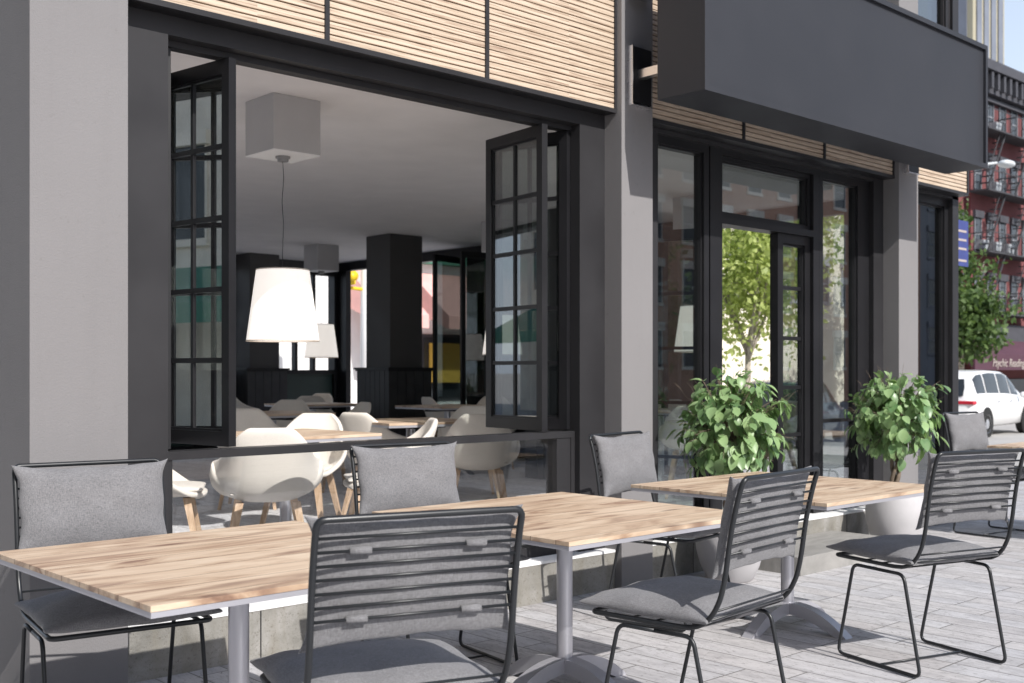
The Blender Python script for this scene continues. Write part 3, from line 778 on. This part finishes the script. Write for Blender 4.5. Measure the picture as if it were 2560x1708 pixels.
# ------------------------------------------------------------------ interior tables and shell chairs
def sstep(a,b,t):
    t=max(0,min(1,(t-a)/(b-a))); return t*t*(3-2*t)
def make_shell_chair():
    root=empty('shell_chair')
    bm=bmesh.new(); nu,nv=18,22
    def C(v):   # centre line: forward y, height z
        K=[(0,.235,.425),(.1,.20,.44),(.35,.0,.425),(.5,-.13,.43),(.6,-.21,.475),(.7,-.255,.55),(.82,-.29,.66),(1,-.34,.83)]
        for a,b in zip(K,K[1:]):
            if v<=b[0]+1e-9:
                t=(v-a[0])/(b[0]-a[0]); return a[1]+(b[1]-a[1])*t,a[2]+(b[2]-a[2])*t
        return K[-1][1:]
    G=[]
    for j in range(nv+1):
        v=j/nv; y,z=C(v)
        w=.20+.10*sstep(0,.35,v)-.10*sstep(.45,1.0,v)
        arm=.20*sstep(.08,.52,v)*(1-sstep(.48,.92,v)); fwd=.20*sstep(.40,.62,v)*(1-sstep(.66,1,v)*.9)
        row=[]
        for i in range(nu+1):
            u=2*i/nu-1; a=abs(u)
            ww=w
            if v>.80: ww=w*(1-.50*((v-.80)/.20)**3.2)
            x=math.sin(u*1.25)/math.sin(1.25)*ww
            yy=y+fwd*a**2.6; zz=z+arm*a**2.8
            if v>.9: zz-=.0
            if v<.25: yy-=.05*a**2*(1-v/.25)**2; zz-=.012*a**2*(1-v/.25)
            row.append(bm.verts.new((x,yy,zz)))
        G.append(row)
    for j in range(nv):
        for i in range(nu): bm.faces.new([G[j][i],G[j][i+1],G[j+1][i+1],G[j+1][i]])
    m=MB(); m.bm.free(); m.bm=bm
    o=m.build('shell',M['shell'],root,True)
    md=o.modifiers.new('solid','SOLIDIFY'); md.thickness=.03; md.offset=0
    md=o.modifiers.new('sub','SUBSURF'); md.levels=1; md.render_levels=1
    mb,_=pillow(.20,.19,.022,3,n=12,pinch=.0,wr=.001); q=mb.build('seat_pad',M['shell'],root,True,recalc=False); q.location=(0,.03,.465)
    for sx in(-1,1):
        for sy in(-1,1):
            m=MB(); p=Vector((sx*.15,sy*.13,.418)); e=Vector((sx*.225,sy*.215,0))
            a=[];b=[]
            for pt,h in((p,.021),(e,.012)):
                a.append([m.bm.verts.new(pt+Vector(k)*h) for k in((-1,-1,0),(1,-1,0),(1,1,0),(-1,1,0))])
            for k in range(4): m.bm.faces.new([a[0][k],a[0][(k+1)%4],a[1][(k+1)%4],a[1][k]])
            m.bm.faces.new(a[1]); m.build('leg',M['legwood'],root)
    return root
ch=make_shell_chair()
def shell_at(i,tx,ty,face,lab):
    """tx,ty: top of the backrest; face: direction in degrees the sitter looks"""
    a=math.radians(face); o=ch if i==0 else copy_tree(ch)
    place(o,tx+.3*math.cos(a),ty+.3*math.sin(a),FL,face-90)
    tag(o,lab,'chair','cream shell chairs inside the cafe')
L=[(3.06,5.16,62,'cream shell chair nearest the low window, its bright back toward us'),
(4.36,6.72,218,'cream shell chair facing us just behind the nearest indoor chair, lit by the sun'),
(2.62,6.15,-30,'cream shell chair at the far left of the window, half hidden by the dark jamb'),
(4.55,8.05,50,'grey shaded shell chair just right of the left window post, back turned'),
(6.3,10.2,228,'shaded shell chair behind the dark indoor table on the left'),
(7.5,11.7,60,'darkest shell chair back in the left group, deeper in the room'),
(8.45,12.9,205,'pale shell chair at the back, in front of the dark window post'),
(7.35,13.3,-20,'shell chair in profile at the far back left beside the dark column'),
(4.68,6.68,15,'shell chair in profile with its slanted back right of the nearest indoor table'),
(6.3,8.9,170,'small shell chair in profile just left of the middle column base'),
(4.40,5.50,150,'bright thin profile shell chair just left of the sunny chair back'),
(5.16,5.88,52,'cream shell chair seen from behind above the second table'),
(6.37,7.33,55,'grey shell chair directly behind the right-hand bright chair back'),
(8.19,10.25,-12,'shell chair in profile just right of the middle column'),
(8.95,9.95,228,'shell chair seen through the right folding sash, deep in the room'),
(6.02,5.3,178,'shell chair armrest at the right end of the low window pane'),
(9.3,7.55,215,'shell chair facing us through the narrow pane left of the door'),
(7.75,6.05,35,'shell chair behind the left potted tree, only its legs and base showing'),
(9.7,6.3,160,'shell chair beyond the left potted tree, seen by its legs in the doorway')]
for i,a in enumerate(L): shell_at(i,*a)
it=make_table(.80,.80,.76,'indoor_table')
for i,(x,y,r,lab) in enumerate([(3.5,5.72,2,'sunlit indoor oak table between the two brightest shell chairs'),
 (5.2,8.72,0,'shaded indoor table in the left group of chairs'),
 (7.0,10.85,0,'indoor table just left of the middle column'),
 (5.12,6.62,-8,'indoor table whose left corner shows right of the middle column'),
 (7.65,9.25,0,'indoor table partly hidden by the right folding sash'),
 (8.3,6.85,4,'indoor table seen through the narrow pane left of the door')]):
    o=it if i==0 else copy_tree(it)
    place(o,x,y,FL,r); tag(o,lab,'table','small oak tables inside the cafe')

# ------------------------------------------------------------------ street: buildings
def facade_building(name,label,x0,x1,y0,y1,z1,mat,face='-y',cols=8,floors=4,fz=3.2,z0=4.6,ww=.95,wh=1.55,winmat='carglass',trim='beigestone',lintel=None,base=-.35,cat='building'):
    root=empty(name,((x0+x1)/2,(y0+y1)/2,base)); tag(root,label,cat)
    MB().box(x0,x1,y0,y1,base,z1).build('wall',M[mat],root)
    if face in('-y','+y'):
        yy=y0 if face=='-y' else y1; sg=-1 if face=='-y' else 1
        for f in range(floors):
            for c in range(cols):
                cx=x0+(x1-x0)*(c+.5)/cols; z=z0+f*fz
                m=MB(); m.box(cx-ww/2-.1,cx+ww/2+.1,min(yy,yy+sg*.1),max(yy,yy+sg*.1),z-.16,z); m.box(cx-ww/2-.14,cx+ww/2+.14,min(yy,yy+sg*.16),max(yy,yy+sg*.16),z+wh,z+wh+.38); m.box(cx-ww/2-.06,cx-ww/2,min(yy,yy+sg*.05),max(yy,yy+sg*.05),z,z+wh); m.box(cx+ww/2,cx+ww/2+.06,min(yy,yy+sg*.05),max(yy,yy+sg*.05),z,z+wh)
                o=m.build('window',M[lintel or trim],root)
                m=MB(); m.box(cx-ww/2,cx+ww/2,min(yy+sg*.01,yy+sg*.03),max(yy+sg*.01,yy+sg*.03),z,z+wh); m.build('pane',M[winmat],o)
                m=MB(); m.box(cx-ww/2,cx+ww/2,min(yy+sg*.03,yy+sg*.06),max(yy+sg*.03,yy+sg*.06),z+wh*.48,z+wh*.53); m.box(cx-ww/2,cx-ww/2+.06,min(yy+sg*.03,yy+sg*.06),max(yy+sg*.03,yy+sg*.06),z,z+wh); m.box(cx+ww/2-.06,cx+ww/2,min(yy+sg*.03,yy+sg*.06),max(yy+sg*.03,yy+sg*.06),z,z+wh); m.build('casing',M['casing' if winmat=='carglass' else trim],o)
    else:
        xx=x0 if face=='-x' else x1; sg=-1 if face=='-x' else 1
        for f in range(floors):
            for c in range(cols):
                cy=y0+(y1-y0)*(c+.5)/cols; z=z0+f*fz
                m=MB(); m.box(min(xx,xx+sg*.1),max(xx,xx+sg*.1),cy-ww/2-.1,cy+ww/2+.1,z-.16,z); m.box(min(xx,xx+sg*.16),max(xx,xx+sg*.16),cy-ww/2-.14,cy+ww/2+.14,z+wh,z+wh+.3); m.box(min(xx,xx+sg*.05),max(xx,xx+sg*.05),cy-ww/2-.06,cy-ww/2,z,z+wh); m.box(min(xx,xx+sg*.05),max(xx,xx+sg*.05),cy+ww/2,cy+ww/2+.06,z,z+wh)
                o=m.build('window',M[lintel or trim],root)
                m=MB(); m.box(min(xx+sg*.01,xx+sg*.03),max(xx+sg*.01,xx+sg*.03),cy-ww/2,cy+ww/2,z,z+wh); m.build('pane',M[winmat],o)
    return root
RB=facade_building('brick_tenement','tall red brick tenement with fire escapes and dark cornice beyond the street',57.6,75.6,26.6,38,17.0,'redbrick',cols=12,floors=4,fz=3.2,z0=4.6,ww=.8,wh=1.7,trim='cornice',lintel='cornice')
m=MB(); m.box(57.5,75.7,26.1,26.6,16.1,17.2); m.box(57.4,75.8,25.75,26.6,17.2,17.7); m.box(57.5,75.7,26.35,26.6,15.8,16.0)
for i in range(25): m.box(57.7+i*.74,57.95+i*.74,25.85,26.099,16.3,17.15)
m.build('cornice',M['cornice'],RB)
for c,f in((1,3),(1,2),(0,1),(2,1),(5,2),(4,0),(7,3),(6,1),(1,1),(9,2)):
    cx=57.6+18*(c+.5)/12; z=4.6+3.2*f
    MB().box(cx-.36,cx+.36,26.1,26.58,z+.02,z+.5).build('air_conditioner',M['acwhite'],RB)
for k,cx in enumerate((61.9,67.9,58.6)):
    for f in range(4):
        z=4.45+3.2*f; m=MB()
        m.box(cx-1.3,cx+1.9,25.5,26.55,z-.1,z-.02)
        for q in range(9): m.box(cx-1.3+q*.39,cx-1.28+q*.39,25.48,25.5,z-.02,z+.95)
        m.box(cx-1.3,cx+1.9,25.47,25.5,z+.95,z+1.0); m.box(cx-1.3,cx-1.27,25.5,26.55,z+.9,z+.95); m.box(cx+1.87,cx+1.9,25.5,26.55,z+.9,z+.95)
        if f<3:
            for q in range(8):
                t=q/8; m.box(cx-.9+t*2.0,cx-.65+t*2.0,25.75,26.3,z+t*3.1,z+t*3.1+.04)
            m.tube([(cx-.9,25.75,z),(cx+1.2,25.75,z+3.1)],.05,4); m.tube([(cx-.9,25.75,z+.9),(cx+1.2,25.75,z+4.0)],.03,4)
        m.build('fire_escape',M['fireescape'],RB)
# shopfront with lettered awning
m=MB(); m.prism([(26.55,2.75),(25.0,1.75),(25.0,.95),(25.05,.95),(26.55,2.4)],lambda a,b,d:Vector((d,a,b+.5)),54.6,73.5); aw=m.build('awning',M['maroon'],RB)
m=MB(); m.box(58,75.2,26.5,26.6,-.3,.95); m.build('shopfront',M['carglass'],RB)
m=MB(); m.box(57.8,75.4,26.2,26.59,2.9,3.9); m.build('shop_fascia',M['cornice'],RB)
def text(s,mat,size,loc,rot,parent,name='lettering',ext=.01,shear=0):
    cu=bpy.data.curves.new(name,'FONT'); cu.body=s; cu.size=size; cu.extrude=ext; cu.shear=shear
    o=bpy.data.objects.new(name,cu); col.objects.link(o)
    dg=bpy.context.evaluated_depsgraph_get(); me=bpy.data.meshes.new_from_object(o.evaluated_get(dg))
    bpy.data.objects.remove(o); me.transform(Matrix.Translation(loc)@rot)
    if parent: me.transform(Matrix.Translation(-wloc(parent)))
    me.materials.append(M[mat]); q=bpy.data.objects.new(name,me); col.objects.link(q); q.parent=parent; return q
RX=Matrix.Rotation(PI/2,4,'X')
text('Psychic Reading',"paletext",.6,Vector((56.5,24.97,1.62)),RX,aw,shear=.3)
facade_building('neighbour_tenement','dark brick tenement left of the red one, mostly behind trees',46.2,57.5,26.9,38,18.6,'redbrick',cols=7,floors=4,trim='cornice',lintel='cornice')
facade_building('pale_block','pale stone block behind the young tree in the doorway',31.5,46,26.4,38,13,'beigestone',cols=7,floors=3,trim='greytower',z0=4.4)
# tall tower
T=empty('tower',(120,58,-.35)); tag(T,'tall beige and grey glass office tower behind the tenement','building')
MB().box(113.5,121,52.2,66,-.35,75).build('wall',M['towerbeige'],T)
for i,x in enumerate((114.2,115.9,117.6,119.3)):
    m=MB(); m.box(x,x+1.1,52.05,52.19,5,74.5); m.build('window',M['towerglass'],T)
for k in range(5):
    m=MB(); m.box(113.35,113.49,52.8+k*2.6,54.4+k*2.6,5,74.5); m.build('window',M['towerglass'],T)
# corner shop with faded red awning, seen through the side windows
C=empty('corner_shop',(22,31.5,-.35)); tag(C,'pale corner shop with faded red awning seen through the side windows','building')
MB().box(12,31,29,36,-.35,7.5).build('wall',M['ledge'],C)
m=MB(); m.prism([(28.98,4.6),(27.0,3.1),(27.0,2.7),(27.05,2.7),(28.98,3.4)],lambda a,b,d:Vector((d,a,b)),19.9,21.6); m.build('awning',M['pinkawn'],C)
m=MB(); m.prism([(28.98,4.6),(27.0,3.1),(27.0,2.7),(27.05,2.7),(28.98,3.4)],lambda a,b,d:Vector((d,a,b)),22.4,30.5); m.build('awning',M['pinkawn'],C)
m=MB(); m.box(20,31,28.6,28.98,4.9,5.3); m.box(20,31,28.7,28.98,5.5,5.75); m.build('fascia',M['greenawn'],C)
for i,x in enumerate((12.3,22.8,25.6,28.2)):
    o=MB().box(x,x+2,28.93,28.98,.4,2.6).build('window',M['cornice'],C); MB().box(x+.1,x+1.9,28.9,28.925,.5,2.5).build('pane',M['carglass'],o)
MB().box(23.1,24.3,28.6,28.88,1.0,2.3).build('poster',M['gold'],C)
# buildings across the street (seen only as reflections) and to the left
facade_building('brick_block','tan brick block across the street, seen reflected in the panes',20,66,-34,-24,19,'tanbrick',face='+y',cols=17,floors=6,fz=3,z0=1.6,ww=1.1,wh=1.7,trim='beigestone')
facade_building('grey_block','tall grey block across the street, reflected in the right panes',67,95,-36,-26,22,'greytower',face='+y',cols=9,floors=6,fz=3.2,z0=2.6,ww=1.5,wh=1.7,trim='greytower')
LBd=facade_building('stone_block','beige stone building reflected in the left folding sash, enlarged to block low sky light',-22,-11,-26,34,21,'beigestone',face='+x',cols=18,floors=5,fz=3.4,z0=4.2,ww=1.2,wh=2.0,trim='beigestone')  # made taller and longer to block low sky light from the left
m=MB(); m.prism([(-10.98,3.6),(-9.2,2.7),(-9.2,2.3),(-10.98,2.9)],lambda a,b,d:Vector((a,d,b)),9,33); m.build('awning',M['greenawn'],LBd)

# ------------------------------------------------------------------ street trees
def street_tree(x,y,z,h,cr,cz,crz,mat,seed,lab,n=5200,ls=.13,bark='palebark',tr=.13,lean=0,group='street trees'):
    rnd=random.Random(seed); root=empty('street_tree',(x,y,z)); tag(root,lab,'tree',group)
    m=MB(); tips=[]
    base=Vector((x,y,z)); fork=Vector((x+lean*.3,y,z+h*.32))
    m.tube([base,base+Vector((.02,.02,h*.12)),fork],[tr*1.25,tr,tr*.8],9)
    for i in range(11):
        a=rnd.uniform(0,2*PI); e=Vector((x+lean+cr*.85*math.cos(a)*rnd.uniform(.3,1),y+cr*.85*math.sin(a)*rnd.uniform(.3,1),cz+crz*rnd.uniform(-.4,.85)))
        s=fork+Vector((0,0,rnd.uniform(-.2,.3))); mid=(s+e)/2+Vector((rnd.uniform(-.2,.2),rnd.uniform(-.2,.2),rnd.uniform(0,.3)))
        pts=[s*(1-t)**2+mid*2*t*(1-t)+e*t*t for t in[k/7 for k in range(8)]]
        m.tube(pts,[tr*.55*(1-.85*k/7) for k in range(8)],6); tips+=pts[2:]
        for q in range(3):
            s2=pts[rnd.randint(2,6)]; e2=s2+Vector([rnd.uniform(-1,1)*cr*.45 for _ in range(2)]+[rnd.uniform(-.2,.5)*crz*.6]); m.tube([s2,(s2+e2)/2+Vector((0,0,.08)),e2],[tr*.2,tr*.13,tr*.05],5); tips+=[(s2+e2)/2,e2,e2]
    m.build('trunk',M[bark],root,True)
    lf=MB(); cl=[]
    for t in tips:
        for q in range(2): cl.append((t+Vector([rnd.gauss(0,.16*cr) for _ in range(3)]),rnd.uniform(.13,.26)*cr))
    for i in range(n):
        c,r=rnd.choice(cl); p=c+Vector([rnd.gauss(0,.6*r) for _ in range(3)])
        d=Vector([rnd.gauss(0,1) for _ in range(3)]); d.z-=.5; L=ls*rnd.uniform(.6,1.3)
        nn=Vector([rnd.gauss(0,1) for _ in range(3)])+Vector((0,0,.6))
        d.normalize(); s=d.cross(nn)
        if s.length<.01: continue
        s.normalize()
        lf.face([p,p+d*L*.45+s*L*.3,p+d*L,p+d*L*.45-s*L*.3])
    lf.build('crown',M[mat],root,recalc=False)
street_tree(18.3,12.9,-.35,6.4,2.5,3.9,2.6,'treeleaf',5,'young street tree with yellow green leaves framed by the open door',n=15000,ls=.13,tr=.07)
street_tree(40.0,18.8,-.35,5.5,1.75,4.5,2.1,'treeleaf2',9,'street tree in front of the tenement, right of the building corner',n=7500,ls=.24,tr=.12)
street_tree(42.4,20.9,-.35,11,1.5,8.6,1.5,'treeleaf2',29,'tall thin tree whose top shows beneath the right end of the sign',n=4000,ls=.24,tr=.12)
street_tree(-7.5,3.0,0,7,2.4,4.6,2.4,'treeleaf2',13,'leafy tree on the left pavement, seen only in window reflections',n=4500,ls=.2)
street_tree(12.5,-7.0,0,6.5,2.3,3.9,2.3,'treeleaf2',17,'leafy tree across from the door, seen only as a green reflection',n=6000,ls=.2)
street_tree(17.5,-8.0,-.35,6.5,2.3,3.6,2.2,'treeleaf2',19,'leafy tree behind the photographer, seen in the right pane reflections',n=5000,ls=.2)

# ------------------------------------------------------------------ vehicles
def car(name,label,cat,x,y,z,rot,paintm,L=4.8,W=1.9,H=1.72,kind='suv',plate=None,group=None):
    root=empty(name,(0,0,0)); pz=z
    if kind=='suv':
        # x, half width, belt z, roof z, roof half width   (rear at -x)
        st=[(-.50,.80,.80,.86,.70),(-.485,.90,.98,1.04,.74),(-.46,.94,1.06,1.30,.74),(-.43,.95,1.08,1.52,.74),(-.37,.95,1.08,1.66,.73),(-.2,.95,1.07,1.72,.74),(0,.95,1.05,1.70,.74),(.1,.95,1.03,1.60,.72),(.2,.94,1.02,1.32,.74),(.27,.93,1.0,1.04,.78),(.4,.90,.90,.93,.72),(.47,.82,.78,.80,.6),(.5,.66,.62,.64,.5)]
    else:
        st=[(-.50,.88,1.1,1.9,.76),(-.48,.94,1.15,2.15,.84),(-.2,.97,1.15,2.25,.86),(.05,.97,1.15,2.25,.86),(.2,.97,1.15,2.1,.84),(.32,.96,1.1,1.5,.84),(.36,.95,1.08,1.2,.8),(.46,.88,.95,1.0,.7),(.5,.75,.7,.74,.6)]
    sH=H/(1.72 if kind=='suv' else 2.25)
    m=MB(); rings=[]
    for fx,w,b,r,rw in st:
        w*=W/1.9; rw*=W/1.9; b*=sH; r*=sH
        X=fx*L; bot=.26 if abs(fx)<.47 else .38
        sec=[(0,bot),(w*.8,bot),(w*.97,bot+.06),(w,b*.62),(w*.985,b*.9),(w*.95,b),(rw+(w*.95-rw)*.35,b+(r-b)*.7),(rw,r-.03*(r-b)/.6),(rw*.86,r+.005),(0,r+.02)]
        ring=[(X,a,c) for a,c in sec]+[(X,-a,c) for a,c in sec[::-1][1:-1]]
        rings.append([m.bm.verts.new(v) for v in ring])
    n=len(rings[0])
    for A_,B_ in zip(rings,rings[1:]):
        for k in range(n): m.bm.faces.new([A_[k],A_[(k+1)%n],B_[(k+1)%n],B_[k]])
    m.bm.faces.new(rings[0][::-1]); m.bm.faces.new(rings[-1])
    body=m.build('body',M[paintm],root,True)
    def interp(fx):
        for a,b in zip(st,st[1:]):
            if a[0]<=fx<=b[0]:
                t=(fx-a[0])/(b[0]-a[0]); return [a[i]+(b[i]-a[i])*t for i in range(5)]
        return st[-1]
    def side(fx,hf,sd,o=.012):   # point on glasshouse: hf 0 belt ..1 roof
        _,w,b,r,rw=interp(fx); w*=W/1.9; rw*=W/1.9; b*=sH; r*=sH
        if hf<.7: t=hf/.7; yy=w*.95+(rw+(w*.95-rw)*.35-w*.95)*t; zz=b+(r-b)*.7*t
        else: t=(hf-.7)/.3; yy=rw+(w*.95-rw)*.35*(1-t); zz=b+(r-b)*(.7+.27*t)
        return Vector((fx*L,sd*(yy+o),zz))
    panes=[(-.42,-.30),(-.28,-.11),(-.09,.06),(.075,.19)] if kind=='suv' else [(.1,.26)]
    for sd in(-1,1):
        for a,b in panes:
            m=MB(); N=6
            for i in range(N):
                fa=a+(b-a)*i/N; fb=a+(b-a)*(i+1)/N
                for h0,h1 in((.10,.4),(.4,.70),(.70,.92)):
                    m.face([side(fa,h0,sd),side(fb,h0,sd),side(fb,h1,sd),side(fa,h1,sd)])
            m.build('side_window',M['carglass'],root)
    # rear screen
    m=MB(); R0=-.4975*L
    if kind=='suv':
        z=sH; pts=[(-.485*L-.02,.66,1.06),( -.46*L-.02,.66,1.28),(-.432*L-.02,.60,1.50)]
        for (xa,wa,za),(xb,wb,zb) in zip(pts,pts[1:]): m.face([(xa,-wa,za*z),(xa,wa,za*z),(xb,wb,zb*z),(xb,-wb,zb*z)])
        m.build('rear_window',M['carglass'],root)
        m=MB(); m.face([(.105*L+.03,-.66,1.58*z),(.105*L+.03,.66,1.58*z),(.27*L+.02,.74,1.06*z),(.27*L+.02,-.74,1.06*z)]); m.build('windscreen',M['carglass'],root)
        for sd in(-1,1):
            m=MB(); m.box(-.50*L-.015,-.455*L,min(sd*.40,sd*.955),max(sd*.40,sd*.955),.86*z,.95*z,bev=.02); m.build('tail_light',M['taillight'],root)
            m=MB(); m.box(.44*L,.49*L,min(sd*.55,sd*.84),max(sd*.55,sd*.84),.66*z,.76*z,bev=.02); m.build('headlight',M['chrome'],root)
            m=MB(); m.ico((.17*L,sd*1.06,1.06*z),.12,2,(.7,.8,.75)); m.build('wing_mirror',M[paintm],root,True)
            for hx in(-.16,.02): MB().box(hx*L,hx*L+.2,min(sd*.93,sd*.97),max(sd*.93,sd*.97),.90*z,.93*z).build('door_handle',M['chrome'],root)
    else:
        m.face([(.21*L+.03,-.74,1.98*sH),(.21*L+.03,.74,1.98*sH),(.33*L+.04,.78,1.3*sH),(.33*L+.04,-.78,1.3*sH)]); m.build('windscreen',M['carglass'],root)
    if plate: MB().box(-.5*L-.03,-.49*L,-.17,.17,.62,.78).build('licence_plate',M[plate],root)
    MB().box(-.505*L,-.48*L,-.82,.82,.33,.55,bev=.03).build('bumper',M['black'],root)
    for wx in(-.305,.30):
        for sd in(-1,1):
            m=MB(); m.lathe([(.20,-.11),(.33,-.11),(.35,-.08),(.35,.08),(.33,.11),(.20,.11)],seg=28)
            m.bm.transform(Matrix.Translation((wx*L,sd*(W/2-.10),.35))@Matrix.Rotation(PI/2,4,'X')); t=m.build('wheel',M['rubber'],root,'auto')
            m=MB(); m.lathe([(0,.115*1),(.05,.118),(.20,.09),(.24,.112)],seg=20); m.lathe([(0,-.115),(.05,-.118),(.20,-.09),(.24,-.112)],seg=20)
            m.bm.transform(Matrix.Translation((wx*L,sd*(W/2-.10),.35))@Matrix.Rotation(PI/2,4,'X')); m.build('rim',M['chrome'],t,True)
            m=MB(); m.lathe([(0,-.02),(.42,-.02),(.42,.012),(0,.012)],seg=24)
            m.bm.transform(Matrix.Translation((wx*L,sd*(W/2-.008),.37))@Matrix.Rotation(PI/2,4,'X')); m.build('wheel_arch',M['rubber'],root)
    place(root,x,y,pz,rot); tag(root,label,cat,group); return root
car('parked_car','white estate car with red tail lamps parked beyond the terrace','car',30.2,13.9,-.35,4,'carwhite',L=4.9,H=1.74,plate=None)
van=car('van','white van with red lettering behind the white car at the right edge','van',40.2,14.5,-.35,184,'carwhite',L=5.6,W=2.0,H=2.05,kind='van')
q=text('K7','redtext',.75,Vector((0,0,0)),Matrix.Identity(4),None); q.parent=van; q.data.transform(Matrix.Translation((1.05,1.03,1.25))@Matrix.Rotation(PI,4,'Z')@RX)
car('parked_car','dark hatchback with yellow rear plate seen through the open door','car',22.9,14.9,-.35,20,'carblack',L=4.3,H=1.5,plate='plate')

# ------------------------------------------------------------------ street furniture
s=empty('street_lamp',(28.9,13.9,-.35)); tag(s,'grey street lamp with its head in front of the brick tenement','street lamp')
MB().tube([(28.9,13.9,-.35),(28.9,13.9,3),(28.9,13.9,6.6)],[.11,.08,.06],10).build('pole',M['lampgrey'],s,True)
MB().tube([(28.9,13.9,6.5),(29.3,13.5,6.85),(29.9,13.1,6.95)],[.045,.04,.035],8).build('arm',M['lampgrey'],s,True)
m=MB(); m.ico((30.15,12.95,6.93),.26,2,(1.25,.8,.42)); m.build('lamp_head',M['lampgrey'],s,True)
s=empty('traffic_light',(16.75,23.5,-.35)); tag(s,'yellow traffic light on a pale pole seen left of the middle column','traffic light')
MB().tube([(16.75,23.5,-.35),(16.75,23.5,6.2)],[.17,.13],10).build('pole',M['white'],s,True)
m=MB(); m.tube([(16.75,23.5,3.45),(15.9,23.55,3.5)],.045,8); m.build('arm',M['yellow'],s,True)
m=MB(); m.box(15.95,16.33,23.35,23.7,3.55,4.55,bev=.05); hd=m.build('signal_head',M['yellow'],s)
for k,zz in enumerate((3.75,4.05,4.35)):
    m=MB(); m.tube([(16.14,23.35,zz),(16.14,23.15,zz)],.12,14); m.build('lens_hood',M['yellow'],hd,True)
s=empty('banner',(37.2,17.6,-.35)); tag(s,'blue street banner with pale markings on a pole by the tree','banner')
MB().tube([(36.6,17.45,-.35),(36.6,17.45,7.2)],.06,8).build('pole',M['lampgrey'],s,True)
MB().box(36.66,37.55,17.43,17.47,4.95,6.5).build('cloth',M['blue'],s)
m=MB(); 
for zz in(6.1,5.8,5.5,5.1): m.box(36.8,37.4,17.42,17.428,zz,zz+.07)
m.build('marking',M['paletext'],s)
s=empty('shop_sign',(41.9,20.0,-.35)); tag(s,'upright gold shop sign low beside the building corner','sign')
MB().tube([(41.9,20,-.35),(41.9,20,1.9)],.05,8).build('post',M['black'],s,True)
MB().box(41.5,42.35,19.92,20.08,2.0,3.1,bev=.02).build('board',M['gold'],s)
